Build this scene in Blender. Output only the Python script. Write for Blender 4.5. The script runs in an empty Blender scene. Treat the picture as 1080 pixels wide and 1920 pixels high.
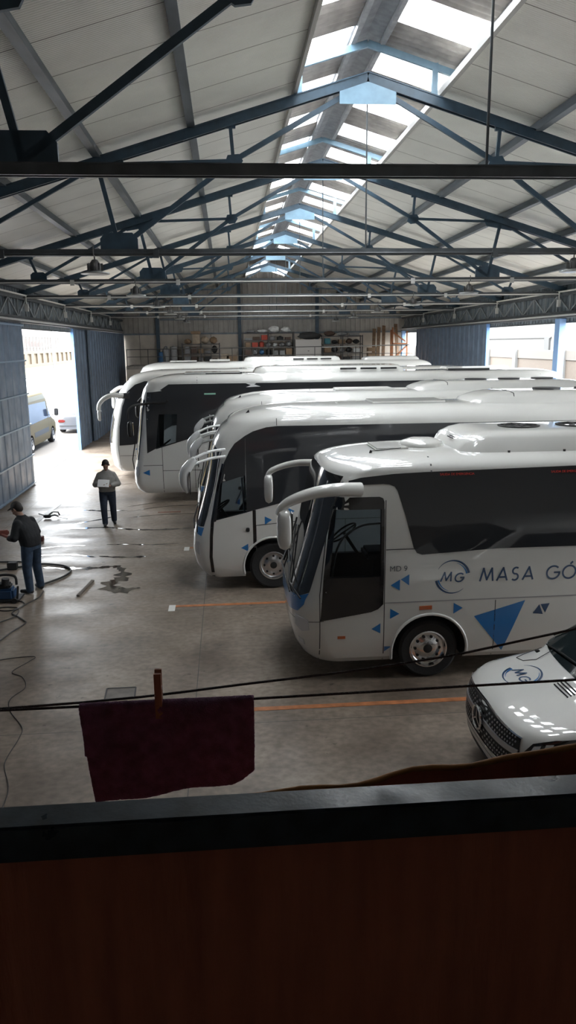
import bpy, bmesh, math, random
from mathutils import Vector, Matrix
from math import sin, cos, pi, radians, sqrt, atan2
random.seed(7)
SC = bpy.context.scene
COL = SC.collection
H = 4.7
# ------------------------------------------------------------------ materials
MATS = {}
def mat(name, col, rough=.5, metal=0., coat=0., spec=.5, noise=0., nscale=6., bump=0., bscale=40., alpha=None, stretch=(1, 1, 1), emit=None, trans=None, rnoise=0.):
    if name in MATS: return MATS[name]
    m = bpy.data.materials.new(name); m.use_nodes = True
    nt = m.node_tree; b = nt.nodes['Principled BSDF']
    c4 = (*col, 1)
    b.inputs['Base Color'].default_value = c4
    b.inputs['Roughness'].default_value = rough
    b.inputs['Metallic'].default_value = metal
    b.inputs['Coat Weight'].default_value = coat
    b.inputs['Coat Roughness'].default_value = .025; b.inputs['Coat IOR'].default_value = 1.7
    b.inputs['Specular IOR Level'].default_value = spec
    if noise or bump or rnoise:
        tc = nt.nodes.new('ShaderNodeTexCoord'); mp = nt.nodes.new('ShaderNodeMapping')
        mp.inputs['Scale'].default_value = stretch
        nt.links.new(tc.outputs['Object'], mp.inputs['Vector'])
    if noise:
        n = nt.nodes.new('ShaderNodeTexNoise'); n.inputs['Scale'].default_value = nscale; n.inputs['Detail'].default_value = 6
        nt.links.new(mp.outputs[0], n.inputs['Vector'])
        r = nt.nodes.new('ShaderNodeValToRGB')
        r.color_ramp.elements[0].position = .3; r.color_ramp.elements[1].position = .7
        r.color_ramp.elements[0].color = (*[max(0, c*(1-noise)) for c in col], 1)
        r.color_ramp.elements[1].color = (*[min(1, c*(1+noise)) for c in col], 1)
        nt.links.new(n.outputs['Fac'], r.inputs['Fac']); nt.links.new(r.outputs['Color'], b.inputs['Base Color'])
    if rnoise:
        n = nt.nodes.new('ShaderNodeTexNoise'); n.inputs['Scale'].default_value = nscale*.6; n.inputs['Detail'].default_value = 4
        nt.links.new(mp.outputs[0], n.inputs['Vector'])
        r = nt.nodes.new('ShaderNodeMapRange'); r.inputs[1].default_value = .3; r.inputs[2].default_value = .7
        r.inputs[3].default_value = rough*(1-rnoise); r.inputs[4].default_value = min(1, rough*(1+rnoise))
        nt.links.new(n.outputs['Fac'], r.inputs[0]); nt.links.new(r.outputs[0], b.inputs['Roughness'])
    if bump:
        n = nt.nodes.new('ShaderNodeTexNoise'); n.inputs['Scale'].default_value = bscale; n.inputs['Detail'].default_value = 4
        nt.links.new(mp.outputs[0], n.inputs['Vector'])
        bp = nt.nodes.new('ShaderNodeBump'); bp.inputs['Strength'].default_value = bump; bp.inputs['Distance'].default_value = .02
        nt.links.new(n.outputs['Fac'], bp.inputs['Height']); nt.links.new(bp.outputs[0], b.inputs['Normal'])
    if emit:
        b.inputs['Emission Color'].default_value = (*emit[0], 1); b.inputs['Emission Strength'].default_value = emit[1]
    if trans is not None:      # thin tinted pane: see-through share `trans`
        out = nt.nodes['Material Output']; tr = nt.nodes.new('ShaderNodeBsdfTransparent'); mx = nt.nodes.new('ShaderNodeMixShader')
        tr.inputs['Color'].default_value = (*trans[1], 1); mx.inputs[0].default_value = trans[0]
        nt.links.new(b.outputs[0], mx.inputs[1]); nt.links.new(tr.outputs[0], mx.inputs[2]); nt.links.new(mx.outputs[0], out.inputs['Surface'])
    MATS[name] = m
    return m
WHITE = mat('bus_white_paint', (.62, .62, .597), .42, coat=1., noise=.03, nscale=1.2)
BODYDARK = mat('dark_interior', (.025, .025, .028), .7)
GLASS = mat('tinted_side_glass', (.028, .030, .034), .04, spec=.6)
SEEG = mat('see_through_tinted_glass', (.01, .012, .014), .04, trans=(.72, (.62, .68, .72)))
SEED = mat('dark_door_glass', (.01, .012, .014), .04, trans=(.6, (.34, .39, .42)))
BLACK = mat('black_rubber', (.012, .012, .013), .6)
GLOSSB = mat('gloss_black', (.008, .008, .01), .12, coat=.5)
SEAM = mat('panel_seam', (.03, .03, .032), .6)
BLUE = mat('sticker_blue', (.012, .15, .42), .3, coat=.5)
NAVY = mat('lettering_navy', (.012, .05, .13), .3, coat=.5)
RED = mat('red_lettering', (.55, .03, .02), .5)
AMBER = mat('amber_lens', (.42, .10, .03), .25, coat=.6)
CHROME = mat('chrome', (.72, .72, .73), .14, metal=1)
ALU = mat('wheel_alloy', (.55, .55, .56), .28, metal=1)
TYRE = mat('tyre_rubber', (.014, .014, .015), .75, bump=.3, bscale=30)
MIRW = mat('mirror_shell_grey', (.62, .63, .63), .25, coat=.6)
LENS = mat('clear_lamp_lens', (.55, .57, .6), .08, coat=1, spec=.8)
SEATM = mat('seat_cloth', (.05, .052, .058), .9, noise=.3, nscale=20)
STEEL = mat('painted_blue_steel', (.032, .062, .092), .45, noise=.25, nscale=5, metal=.0)
STEELT = mat('tie_beam_grey_steel', (.06, .068, .075), .45, noise=.3, nscale=4)
PURL = mat('galvanised_purlin', (.11, .13, .15), .45, metal=.3, noise=.3, nscale=5, stretch=(1, .2, 1))
CONDUIT = mat('light_conduit', (.52, .52, .5), .45)
DOORB = mat('sliding_door_blue', (.115, .155, .215), .45, noise=.18, nscale=3, rnoise=.3)
DOORL = mat('door_edge_skylit_blue', (.16, .33, .66), .45)  # brighter blue carries the sky light falling on the leading edge
CLADB = mat('blue_grey_cladding', (.17, .20, .225), .5, noise=.2, nscale=3)
CLADG = mat('far_wall_cladding', (.36, .34, .31), .6, noise=.12, nscale=2)
CONCP = mat('concrete_wall_panels', (.55, .49, .42), .85, noise=.15, nscale=1.2, bump=.15)
CEILSHEET = mat('fibre_cement_sheet', (.38, .36, .35), .8, noise=.2, nscale=4)
CONC = mat('far_platform_concrete', (.3, .28, .25), .8, noise=.2)
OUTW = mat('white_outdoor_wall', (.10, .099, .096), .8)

def ceiling_mat():
    m = mat('white_sandwich_panel', (.86, .855, .80), .42, noise=.05, nscale=1.5)
    nt = m.node_tree; b = nt.nodes['Principled BSDF']
    geo = nt.nodes.new('ShaderNodeNewGeometry'); sep = nt.nodes.new('ShaderNodeSeparateXYZ')
    nt.links.new(geo.outputs['Position'], sep.inputs[0])
    def m2(op, a, bb):
        n = nt.nodes.new('ShaderNodeMath'); n.operation = op
        for i, v in enumerate((a, bb)):
            if v is None: continue
            if isinstance(v, (int, float)): n.inputs[i].default_value = v
            else: nt.links.new(v, n.inputs[i])
        return n.outputs[0]
    w = m2('SINE', m2('MULTIPLY', sep.outputs['Y'], 2*pi/.10), None)
    w = m2('POWER', m2('ABSOLUTE', w, None), .5)
    bp = nt.nodes.new('ShaderNodeBump'); bp.inputs['Strength'].default_value = .8; bp.inputs['Distance'].default_value = .014
    nt.links.new(w, bp.inputs['Height']); nt.links.new(bp.outputs[0], b.inputs['Normal'])
    fr = m2('FRACT', m2('DIVIDE', m2('ADD', sep.outputs['Y'], .2), 1.1), None)
    seam = m2('LESS_THAN', fr, .022)
    ramp = [n for n in nt.nodes if n.type == 'VALTORGB'][0]
    mx = nt.nodes.new('ShaderNodeMix'); mx.data_type = 'RGBA'
    nt.links.new(seam, mx.inputs['Factor']); nt.links.new(ramp.outputs['Color'], mx.inputs['A']); mx.inputs['B'].default_value = (.36, .34, .31, 1)
    nt.links.new(mx.outputs['Result'], b.inputs['Base Color'])
    return m
PANEL = ceiling_mat()

def floor_mat():
    m = bpy.data.materials.new('worn_concrete_floor'); m.use_nodes = True
    nt = m.node_tree; N = nt.nodes.new; Lk = nt.links.new; b = nt.nodes['Principled BSDF']
    geo = N('ShaderNodeNewGeometry'); sep = N('ShaderNodeSeparateXYZ'); Lk(geo.outputs['Position'], sep.inputs[0])
    def noise(scale, detail, sx=1, sy=1):
        mp = N('ShaderNodeMapping'); mp.inputs['Scale'].default_value = (sx, sy, 1); Lk(geo.outputs['Position'], mp.inputs[0])
        n = N('ShaderNodeTexNoise'); n.inputs['Scale'].default_value = scale; n.inputs['Detail'].default_value = detail; Lk(mp.outputs[0], n.inputs['Vector']); return n.outputs['Fac']
    def ramp(f, a, bb, ca, cb):
        r = N('ShaderNodeValToRGB'); r.color_ramp.elements[0].position = a; r.color_ramp.elements[1].position = bb
        r.color_ramp.elements[0].color = (*ca, 1); r.color_ramp.elements[1].color = (*cb, 1); Lk(f, r.inputs['Fac']); return r.outputs['Color']
    def mix(f, A, B, mode='MIX'):
        x = N('ShaderNodeMix'); x.data_type = 'RGBA'; x.blend_type = mode
        if isinstance(f, float): x.inputs['Factor'].default_value = f
        else: Lk(f, x.inputs['Factor'])
        Lk(A, x.inputs['A'])
        if isinstance(B, tuple): x.inputs['B'].default_value = (*B, 1)
        else: Lk(B, x.inputs['B'])
        return x.outputs['Result']
    def mth(op, a, bb=None, c=None):
        n = N('ShaderNodeMath'); n.operation = op
        for i, v in enumerate((a, bb, c)):
            if v is None: continue
            if isinstance(v, (int, float)): n.inputs[i].default_value = v
            else: Lk(v, n.inputs[i])
        return n.outputs[0]
    base = ramp(noise(.8, 8), .3, .72, (.14, .108, .083), (.30, .247, .20))
    fine = ramp(noise(11, 9, .85, 1.0), .35, .65, (.66, .64, .62), (1.12, 1.12, 1.12))
    col = mix(.8, base, fine, 'MULTIPLY')
    stain = ramp(noise(.55, 5, 1, .6), .5, .68, (1, 1, 1), (.45, .42, .40))
    col = mix(.7, col, stain, 'MULTIPLY')
    dots = ramp(noise(5, 3), .68, .73, (1, 1, 1), (.35, .33, .32))
    col = mix(.8, col, dots, 'MULTIPLY')
    # saw-cut joints
    jx = mth('LESS_THAN', mth('ABSOLUTE', mth('SUBTRACT', mth('FRACT', mth('DIVIDE', mth('ADD', sep.outputs['X'], .53+20*4.2), 4.2)), .5), None), -1)
    def joint(axis, pos):
        return mth('LESS_THAN', mth('ABSOLUTE', mth('SUBTRACT', sep.outputs[axis], pos)), .006)
    j = joint('X', -.55)
    for p in (-6.0, 4.9): j = mth('MAXIMUM', j, joint('X', p))
    for p in (8.72, 13.0, 17.3, 21.6, 25.9, 30.2): j = mth('MAXIMUM', j, joint('Y', p))
    col = mix(j, col, (.05, .045, .04))
    Lk(col, b.inputs['Base Color'])
    mr = N('ShaderNodeMapRange'); Lk(noise(1.1, 7, .6, 1.4), mr.inputs[0]); mr.inputs[1].default_value = .3; mr.inputs[2].default_value = .7; mr.inputs[3].default_value = .33; mr.inputs[4].default_value = .58
    Lk(mr.outputs[0], b.inputs['Roughness'])
    bp = N('ShaderNodeBump'); bp.inputs['Strength'].default_value = .14; bp.inputs['Distance'].default_value = .01
    Lk(noise(9, 8, .8, 1.1), bp.inputs['Height']); Lk(bp.outputs[0], b.inputs['Normal'])
    b.inputs['Specular IOR Level'].default_value = .55
    return m
FLOOR = floor_mat()

# ------------------------------------------------------------------ scene helpers
def wloc(p):
    v = Vector((0, 0, 0))
    while p is not None: v += p.location; p = p.parent
    return v
def tag(o, label=None, cat=None, group=None, kind=None):
    if label: o['label'] = label
    if cat: o['category'] = cat
    if group: o['group'] = group
    if kind: o['kind'] = kind
    return o
def empty(name, loc, label=None, cat=None, group=None, kind=None):
    o = bpy.data.objects.new(name, None); COL.objects.link(o); o.location = loc; o.empty_display_size = .2
    return tag(o, label, cat, group, kind)
def link_mesh(name, me, mats, parent=None, smooth=None):
    if not isinstance(mats, (list, tuple)): mats = [mats]
    for m in mats: me.materials.append(m)
    o = bpy.data.objects.new(name, me); COL.objects.link(o)
    if parent is not None:
        o.parent = parent; v = wloc(parent); me.transform(Matrix.Translation(-v))
    else:
        xs = [v.co for v in me.vertices]
        if xs:
            lo = Vector((min(c.x for c in xs), min(c.y for c in xs), min(c.z for c in xs))); hi = Vector((max(c.x for c in xs), max(c.y for c in xs), max(c.z for c in xs)))
            base = Vector(((lo.x+hi.x)/2, (lo.y+hi.y)/2, lo.z)); me.transform(Matrix.Translation(-base)); o.location = base
    if smooth is not None:
        me.shade_smooth(); me.set_sharp_from_angle(angle=radians(smooth))
    return o
def copy_tree(o, parent=None):
    c = o.copy(); COL.objects.link(c)
    if parent is not None: c.parent = parent
    for ch in list(o.children): copy_tree(ch, c)
    return c
def catmull(pts, n=6, closed=False):
    P = [Vector(p) for p in pts]; out = []
    k = len(P)
    for i in range(k if closed else k-1):
        p0 = P[(i-1) % k] if closed else P[max(i-1, 0)]; p1 = P[i % k]; p2 = P[(i+1) % k]; p3 = P[(i+2) % k] if closed else P[min(i+2, k-1)]
        for j in range(n):
            t = j/n; t2 = t*t; t3 = t2*t
            out.append(.5*((2*p1)+(-p0+p2)*t+(2*p0-5*p1+4*p2-p3)*t2+(-p0+3*p1-3*p2+p3)*t3))
    if not closed: out.append(P[-1])
    return out
class MB:
    def __init__(s): s.v = []; s.f = []; s.m = []
    def add(s, vs, fs, mi=0):
        k = len(s.v); s.v += [tuple(v) for v in vs]; s.f += [tuple(i+k for i in f) for f in fs]; s.m += [mi]*len(fs); return s
    def box(s, x0, x1, y0, y1, z0, z1, mi=0):
        return s.add([(x0, y0, z0), (x1, y0, z0), (x1, y1, z0), (x0, y1, z0), (x0, y0, z1), (x1, y0, z1), (x1, y1, z1), (x0, y1, z1)],
                     [(0, 3, 2, 1), (4, 5, 6, 7), (0, 1, 5, 4), (1, 2, 6, 5), (2, 3, 7, 6), (3, 0, 4, 7)], mi)
    def rbox(s, c, size, rz=0, mi=0, bev=0., tilt=0.):
        bm = bmesh.new(); bmesh.ops.create_cube(bm, size=1)
        bmesh.ops.scale(bm, vec=size, verts=bm.verts)
        if bev: bmesh.ops.bevel(bm, geom=bm.edges[:], offset=bev, segments=2, affect='EDGES')
        M = Matrix.Translation(c) @ Matrix.Rotation(rz, 4, 'Z') @ Matrix.Rotation(tilt, 4, 'Y')
        vs = [M @ v.co for v in bm.verts]; fs = [[v.index for v in f.verts] for f in bm.faces]; bm.free(); return s.add(vs, fs, mi)
    def bar(s, p0, p1, w, h, up=(0, 0, 1), mi=0):
        p0 = Vector(p0); p1 = Vector(p1); d = (p1-p0).normalized(); u = Vector(up); r = d.cross(u)
        if r.length < 1e-4: r = d.cross(Vector((1, 0, 0)))
        r.normalize(); u = r.cross(d).normalized()
        vs = []
        for p in (p0, p1):
            for a, b in ((-1, -1), (1, -1), (1, 1), (-1, 1)): vs.append(p+r*a*w/2+u*b*h/2)
        return s.add(vs, [(0, 1, 2, 3), (7, 6, 5, 4), (0, 4, 5, 1), (1, 5, 6, 2), (2, 6, 7, 3), (3, 7, 4, 0)], mi)
    def tube(s, pts, r, n=8, mi=0, closed=False):
        P = [Vector(p) for p in pts]; k = len(P); R = r if isinstance(r, (list, tuple)) else [r]*k
        vs = []; fs = []; prev = None
        for i, p in enumerate(P):
            a = P[(i-1) % k] if closed else P[max(i-1, 0)]; b = P[(i+1) % k] if closed else P[min(i+1, k-1)]
            d = (b-a).normalized()
            if prev is None:
                up = Vector((0, 0, 1)) if abs(d.z) < .9 else Vector((1, 0, 0)); x = d.cross(up).normalized()
            else:
                x = prev-d*prev.dot(d)
                x = x.normalized() if x.length > 1e-6 else d.orthogonal().normalized()
            prev = x; y = d.cross(x)
            for j in range(n):
                t = 2*pi*j/n; vs.append(p+(x*cos(t)+y*sin(t))*R[i])
        for i in range(k if closed else k-1):
            for j in range(n):
                a = i*n+j; b = i*n+(j+1) % n; c = ((i+1) % k)*n+(j+1) % n; d = ((i+1) % k)*n+j; fs.append((a, b, c, d))
        if not closed: fs.append(tuple(range(n-1, -1, -1))); fs.append(tuple(range((k-1)*n, k*n)))
        return s.add(vs, fs, mi)
    def lathe(s, prof, M, n=32, mi=0):      # prof: (r, h) along local z
        vs = []; fs = []
        for r, h in prof:
            for j in range(n): t = 2*pi*j/n; vs.append(M @ Vector((r*cos(t), r*sin(t), h)))
        k = len(prof)
        for i in range(k-1):
            for j in range(n): fs.append((i*n+j, i*n+(j+1) % n, (i+1)*n+(j+1) % n, (i+1)*n+j))
        fs.append(tuple(range(n-1, -1, -1))); fs.append(tuple(range((k-1)*n, k*n)))
        return s.add(vs, fs, mi)
    def prism(s, poly, M, t, mi=0):         # poly 2D in local xy, extruded t along local z
        n = len(poly); vs = [M @ Vector((x, y, 0)) for x, y in poly]+[M @ Vector((x, y, t)) for x, y in poly]
        fs = [tuple(range(n-1, -1, -1)), tuple(range(n, 2*n))]+[(i, (i+1) % n, n+(i+1) % n, n+i) for i in range(n)]
        return s.add(vs, fs, mi)
    def grid(s, fn, nu, nv, mi=0):
        vs = [fn(i/nu, j/nv) for i in range(nu+1) for j in range(nv+1)]
        fs = [(i*(nv+1)+j, (i+1)*(nv+1)+j, (i+1)*(nv+1)+j+1, i*(nv+1)+j+1) for i in range(nu) for j in range(nv)]
        return s.add(vs, fs, mi)
    def build(s, name, mats, parent=None, smooth=None, fix=False):
        me = bpy.data.meshes.new(name); me.from_pydata(s.v, [], s.f); me.update()
        if any(s.m): me.polygons.foreach_set('material_index', s.m)
        if fix:
            bm = bmesh.new(); bm.from_mesh(me); bmesh.ops.recalc_face_normals(bm, faces=bm.faces); bm.to_mesh(me); bm.free()
        return link_mesh(name, me, mats, parent, smooth)
MY = Matrix(((1, 0, 0), (0, 0, 1), (0, 1, 0))).to_4x4()   # local x,y,z -> world x, z, y  (prisms drawn in x/z, extruded in +y)
def sheet(mb, O, U, V, Nn, lu, pitch, depth, thick=.004, mi=0, wave=False):
    """ribbed sheet: ribs run along V, repeat along unit U over length lu"""
    O = Vector(O); U = Vector(U); V = Vector(V); Nn = Vector(Nn); k = max(1, round(lu/pitch)); p = lu/k; prof = []
    for i in range(k):
        if wave: prof += [(p*(i+j/6), depth*(.5-.5*cos(2*pi*j/6))) for j in range(6)]
        else: prof += [(p*i, 0), (p*(i+.55), 0), (p*(i+.65), depth), (p*(i+.90), depth)]
    prof.append((lu, 0))
    vs = []
    for a, d in prof: vs += [O+U*a+Nn*d, O+V+U*a+Nn*d]
    mb.add(vs, [(2*i, 2*i+2, 2*i+3, 2*i+1) for i in range(len(prof)-1)], mi)
    return mb
def eval_mods(o):
    dg = bpy.context.evaluated_depsgraph_get(); dg.update(); me = bpy.data.meshes.new_from_object(o.evaluated_get(dg)); old = o.data
    o.modifiers.clear(); o.data = me; bpy.data.meshes.remove(old)
def boolean_cut(o, cutters):
    tmp = []
    for mb in cutters:
        me = bpy.data.meshes.new('cut'); me.from_pydata(mb.v, [], mb.f)
        for m in o.data.materials: me.materials.append(m)
        me.polygons.foreach_set('material_index', [1]*len(me.polygons)); me.update()
        bm = bmesh.new(); bm.from_mesh(me); bmesh.ops.recalc_face_normals(bm, faces=bm.faces); bm.to_mesh(me); bm.free()
        c = bpy.data.objects.new('cut', me); COL.objects.link(c)
        md = o.modifiers.new('b', 'BOOLEAN'); md.operation = 'DIFFERENCE'; md.object = c; md.solver = 'EXACT'; tmp.append(c)
    par = o.parent; loc = o.location.copy()
    bpy.context.view_layer.update()
    eval_mods(o)
    for c in tmp:
        me = c.data; bpy.data.objects.remove(c); bpy.data.meshes.remove(me)
# ------------------------------------------------------------------ vehicle shell: rings at heights, rounded nose and tail
class Shell:
    def __init__(s, yc, W, tab, zc, zt, L, xr, rd=.25, p=4., q=2., Lr=.5, ry=5., rtab=None):
        s.yc = yc; s.W = W; s.tab = tab; s.zc = zc; s.zt = zt; s.L = L; s.xr = xr; s.rd = rd; s.p = p; s.q = q; s.Lr = Lr; s.ry = ry; s.rtab = rtab
    def prof(s, z):
        t = s.tab; zz = min(z, s.zc)
        if zz <= t[0][0]: r = t[0][1:]
        else:
            r = t[-1][1:]
            for a, b in zip(t, t[1:]):
                if a[0] <= zz <= b[0]:
                    k = (zz-a[0])/(b[0]-a[0]); r = tuple(a[i]+(b[i]-a[i])*k for i in range(1, 4)); break
        inset, xn, d = r; hw = s.W/2-inset; xr = s.xr
        if s.rtab:
            for a, b in zip(s.rtab, s.rtab[1:]):
                if a[0] <= zz <= b[0]: xr = a[1]+(b[1]-a[1])*(zz-a[0])/(b[0]-a[0])
        if z > s.zc:
            f = min(1, (z-s.zc)/(s.zt-s.zc)); k = max(0, 1-f*f)
            hw *= max(.03, k**(1/s.ry)); xn += s.L*(1-sqrt(k)); d = d*(1+.8*f); xr -= s.Lr*(1-sqrt(k))
        return hw, xn, d, xr
    def front(s, phi, z):
        hw, xn, d, xr = s.prof(z); sn, cs = sin(radians(phi)), max(0, cos(radians(phi)))
        return Vector((xn+d-d*cs**(2/s.q), s.yc+hw*math.copysign(abs(sn)**(2/s.p), sn), z))
    def half(s, x, z):
        hw, xn, d, xr = s.prof(z); xc = xn+d
        if x < xc:
            u = min(1, (xc-x)/d); c = u**(s.q/2); return hw*sqrt(max(0, 1-c*c))**(2/s.p)
        if x > xr-s.rd:
            u = min(1, (x-xr+s.rd)/s.rd); return hw*sqrt(max(0, 1-u*u))**(2/s.p)
        return hw
    def side(s, x, z, sg=-1): return Vector((x, s.yc+sg*s.half(x, z), z))
    def roof(s, x, y):
        a = s.tab[0][0]; b = s.zt
        w = abs(y-s.yc); lo = a; hi = b
        # highest z whose outline still contains (x, y)
        for i in range(60):
            z = b-(b-a)*i/60
            hw, xn, d, xr = s.prof(z)
            if xn <= x <= xr and s.half(x, z) >= w: lo = z; hi = min(b, z+(b-a)/60); break
        for _ in range(22):
            z = (lo+hi)/2; hw, xn, d, xr = s.prof(z)
            if xn <= x <= xr and s.half(x, z) >= w: lo = z
            else: hi = z
        return Vector((x, y, lo))
    def pt(s, mode, u, v):
        return s.side(u, v) if mode == 'side' else s.side(u, v, 1) if mode == 'far' else s.front(u, v) if mode == 'front' else s.roof(u, v)
    def nrm(s, mode, u, v):
        e = .01; eu = .8 if mode == 'front' else e
        a = s.pt(mode, u+eu, v)-s.pt(mode, u-eu, v); b = s.pt(mode, u, v+e)-s.pt(mode, u, v-e); n = a.cross(b)
        if n.length < 1e-9: return Vector((0, -1, 0))
        n.normalize()
        ref = {'side': Vector((0, -1, 0)), 'far': Vector((0, 1, 0)), 'front': Vector((-1, 0, .2)), 'roof': Vector((0, 0, 1))}[mode]
        if mode == 'front': ref = Vector((-cos(radians(u)), sin(radians(u)), .1))
        return n if n.dot(ref) > 0 else -n
    def body(s, name, parent, mats=None, cuts=(), smooth=32):
        zs = []
        for a, b in zip(s.tab, s.tab[1:]):
            k = max(1, round((b[0]-a[0])/.12))
            for i in range(k): zs.append(a[0]+(b[0]-a[0])*i/k)
        zs.append(s.zc)
        zs = sorted(set(z for z in zs if z <= s.zc))
        zs += [s.zc+(s.zt-s.zc)*f for f in (.15, .3, .45, .6, .72, .82, .9, .95, .98, .993, .999)]
        ph = [-90+180*i/30 for i in range(31)]; rows = []
        for z in zs:
            hw, xn, d, xr = s.prof(z); row = [s.front(p, z) for p in ph]
            x0 = xn+d; x1 = xr-s.rd; ns = 16
            for i in range(1, ns+1): row.append(Vector((x0+(x1-x0)*i/ns, s.yc+hw, z)))
            for i in range(1, 12):
                t = radians(90-180*i/12); row.append(Vector((x1+s.rd*cos(t), s.yc+hw*math.copysign(abs(sin(t))**(2/s.p), sin(t)), z)))
            for i in range(ns, 0, -1): row.append(Vector((x0+(x1-x0)*i/ns, s.yc-hw, z)))
            rows.append(row)
        n = len(rows[0]); mb = MB(); vs = [p for r in rows for p in r]; fs = []
        for i in range(len(rows)-1):
            for j in range(n): fs.append((i*n+j, i*n+(j+1) % n, (i+1)*n+(j+1) % n, (i+1)*n+j))
        fs.append(tuple(range(n))); fs.append(tuple(range((len(rows)-1)*n, len(rows)*n)))
        mb.add(vs, fs); o = mb.build(name, mats or [WHITE, BODYDARK], parent, None, fix=True)
        o.data.shade_smooth()
        if cuts:
            off = -wloc(parent)
            for c in cuts: c.v = [tuple(Vector(v)+off) for v in c.v]
            # cutters live in the same local space: shift the body to the origin while cutting
            par = o.parent; o.parent = None
            boolean_cut(o, cuts); o.parent = par
        o.data.shade_smooth(); o.data.set_sharp_from_angle(angle=radians(smooth))
        return o
    def patch(s, name, polys, mode, m, parent, off=.006, step=(.16, .12), T=None, smooth=40, skirt=.012):
        if mode == 'front': step = (5, .1) if step == (.16, .12) else step
        bm = bmesh.new()
        for poly in polys:
            vs = [bm.verts.new((a, b, 0)) for a, b in poly]
            try: bm.faces.new(vs)
            except Exception: pass
        bmesh.ops.triangulate(bm, faces=[f for f in bm.faces if len(f.verts) > 4])
        if T is None:
            for ax in (0, 1):
                cs = [v.co[ax] for v in bm.verts]; lo, hi = min(cs), max(cs); k = int((hi-lo)/step[ax]); nv = Vector((1, 0, 0)) if ax == 0 else Vector((0, 1, 0))
                for i in range(1, k+1):
                    c = lo+(hi-lo)*i/(k+1); bmesh.ops.bisect_plane(bm, geom=bm.verts[:]+bm.edges[:]+bm.faces[:], plane_co=nv*c, plane_no=nv)
        be = [e for e in bm.edges if e.is_boundary]
        data = {}
        for v in bm.verts:
            u, w = (v.co.x, v.co.y) if T is None else T(v.co.x, v.co.y)
            data[v] = (u, w)
        r = bmesh.ops.extrude_edge_only(bm, edges=be) if skirt else {'geom': []}
        newv = [g for g in r['geom'] if isinstance(g, bmesh.types.BMVert)]
        for v in newv: data[v] = (v.co.x, v.co.y) if T is None else T(v.co.x, v.co.y)
        ns = set(newv)
        for v, (u, w) in data.items():
            n = s.nrm(mode, u, w); v.co = s.pt(mode, u, w)+n*(off if v not in ns else off-skirt)
        # orient outwards
        cen = Vector(((s.prof(1.)[1]+s.xr)/2, s.yc, s.zt*.45))
        for f in bm.faces:
            f.normal_update()
        top = [f for f in bm.faces if not any(v in ns for v in f.verts)]
        if top:
            bmesh.ops.recalc_face_normals(bm, faces=bm.faces)
            f = max(top, key=lambda f: f.calc_area()); f.normal_update()
            if f.normal.dot(f.calc_center_median()-cen) < 0: bmesh.ops.reverse_faces(bm, faces=bm.faces)
        me = bpy.data.meshes.new(name); bm.to_mesh(me); bm.free()
        return link_mesh(name, me, m, parent, smooth)
def ribbon(pts, w, w2=None):
    """flat quads along a 2D polyline"""
    out = []; n = len(pts)
    W = [w+(w2-w)*i/(n-1) if w2 is not None else w for i in range(n)]
    D = [(Vector(pts[i+1])-Vector(pts[i])).normalized() for i in range(n-1)]
    for i in range(n-1):
        a = Vector(pts[i]); b = Vector(pts[i+1]); d = D[i]; nm = Vector((-d.y, d.x)); na = nb = nm
        if i > 0:
            if D[i-1].dot(d) > .75: na = (Vector((-D[i-1].y, D[i-1].x))+nm).normalized()
            else: a = a-d*W[i]*.35
        if i < n-2:
            if D[i+1].dot(d) > .75: nb = (Vector((-D[i+1].y, D[i+1].x))+nm).normalized()
            else: b = b+d*W[i]*.35
        out.append([tuple(a-na*W[i]/2), tuple(b-nb*W[i+1]/2), tuple(b+nb*W[i+1]/2), tuple(a+na*W[i]/2)])
    return out
def arc(cx, cy, r, a0, a1, n=14): return [(cx+r*cos(radians(a0+(a1-a0)*i/n)), cy+r*sin(radians(a0+(a1-a0)*i/n))) for i in range(n+1)]
GLY = {
 'M': (1.0, [[(0, 0), (.2, 1), (.52, .12), (.84, 1), (1.0, 0)]]),
 'A': (.8, [[(0, 0), (.42, 1), (.8, 0)], [(.14, .28), (.68, .28)]]),
 'S': (.6, [arc(.32, .74, .25, 50, 250, 10)+arc(.28, .26, .25, 70, -140, 10)]),
 'G': (.95, [arc(.5, .5, .5, 45, 345, 20)+[(.98, .5), (.55, .5)]]),
 'O': (1.0, [arc(.5, .5, .5, 0, 360, 24), [(.5, 1.12), (.68, 1.32)]])}
def stroke_text(txt, x, z, h, w, gap=.35, italic=.08):
    out = []
    for ch in txt:
        if ch == ' ': x += h*.75; continue
        adv, st = GLY[ch]
        for pl in st: out += ribbon([(x+(a+italic*b)*h, z+b*h) for a, b in pl], w)
        x += (adv+gap)*h
    return out
def logo_polys(R):
    a = ribbon(arc(0, 0, R, 150, 12, 24), R*.02, R*.15); b = ribbon(arc(0, 0, R*.87, 75, 12, 12), R*.015, R*.10)
    a += ribbon(arc(0, 0, R, -48, -168, 24), R*.02, R*.15); b += ribbon(arc(0, 0, R*.87, -105, -168, 12), R*.015, R*.10)
    t = []
    for pl in GLY['M'][1]: t += ribbon([((-.72+p*.62+.12*q)*R, (-.27+q*.55)*R) for p, q in pl], R*.095)
    for pl in GLY['G'][1]: t += ribbon([((.12+p*.52+.1*q)*R, (-.30+q*.50)*R) for p, q in pl], R*.095)
    return a, b, t
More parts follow.
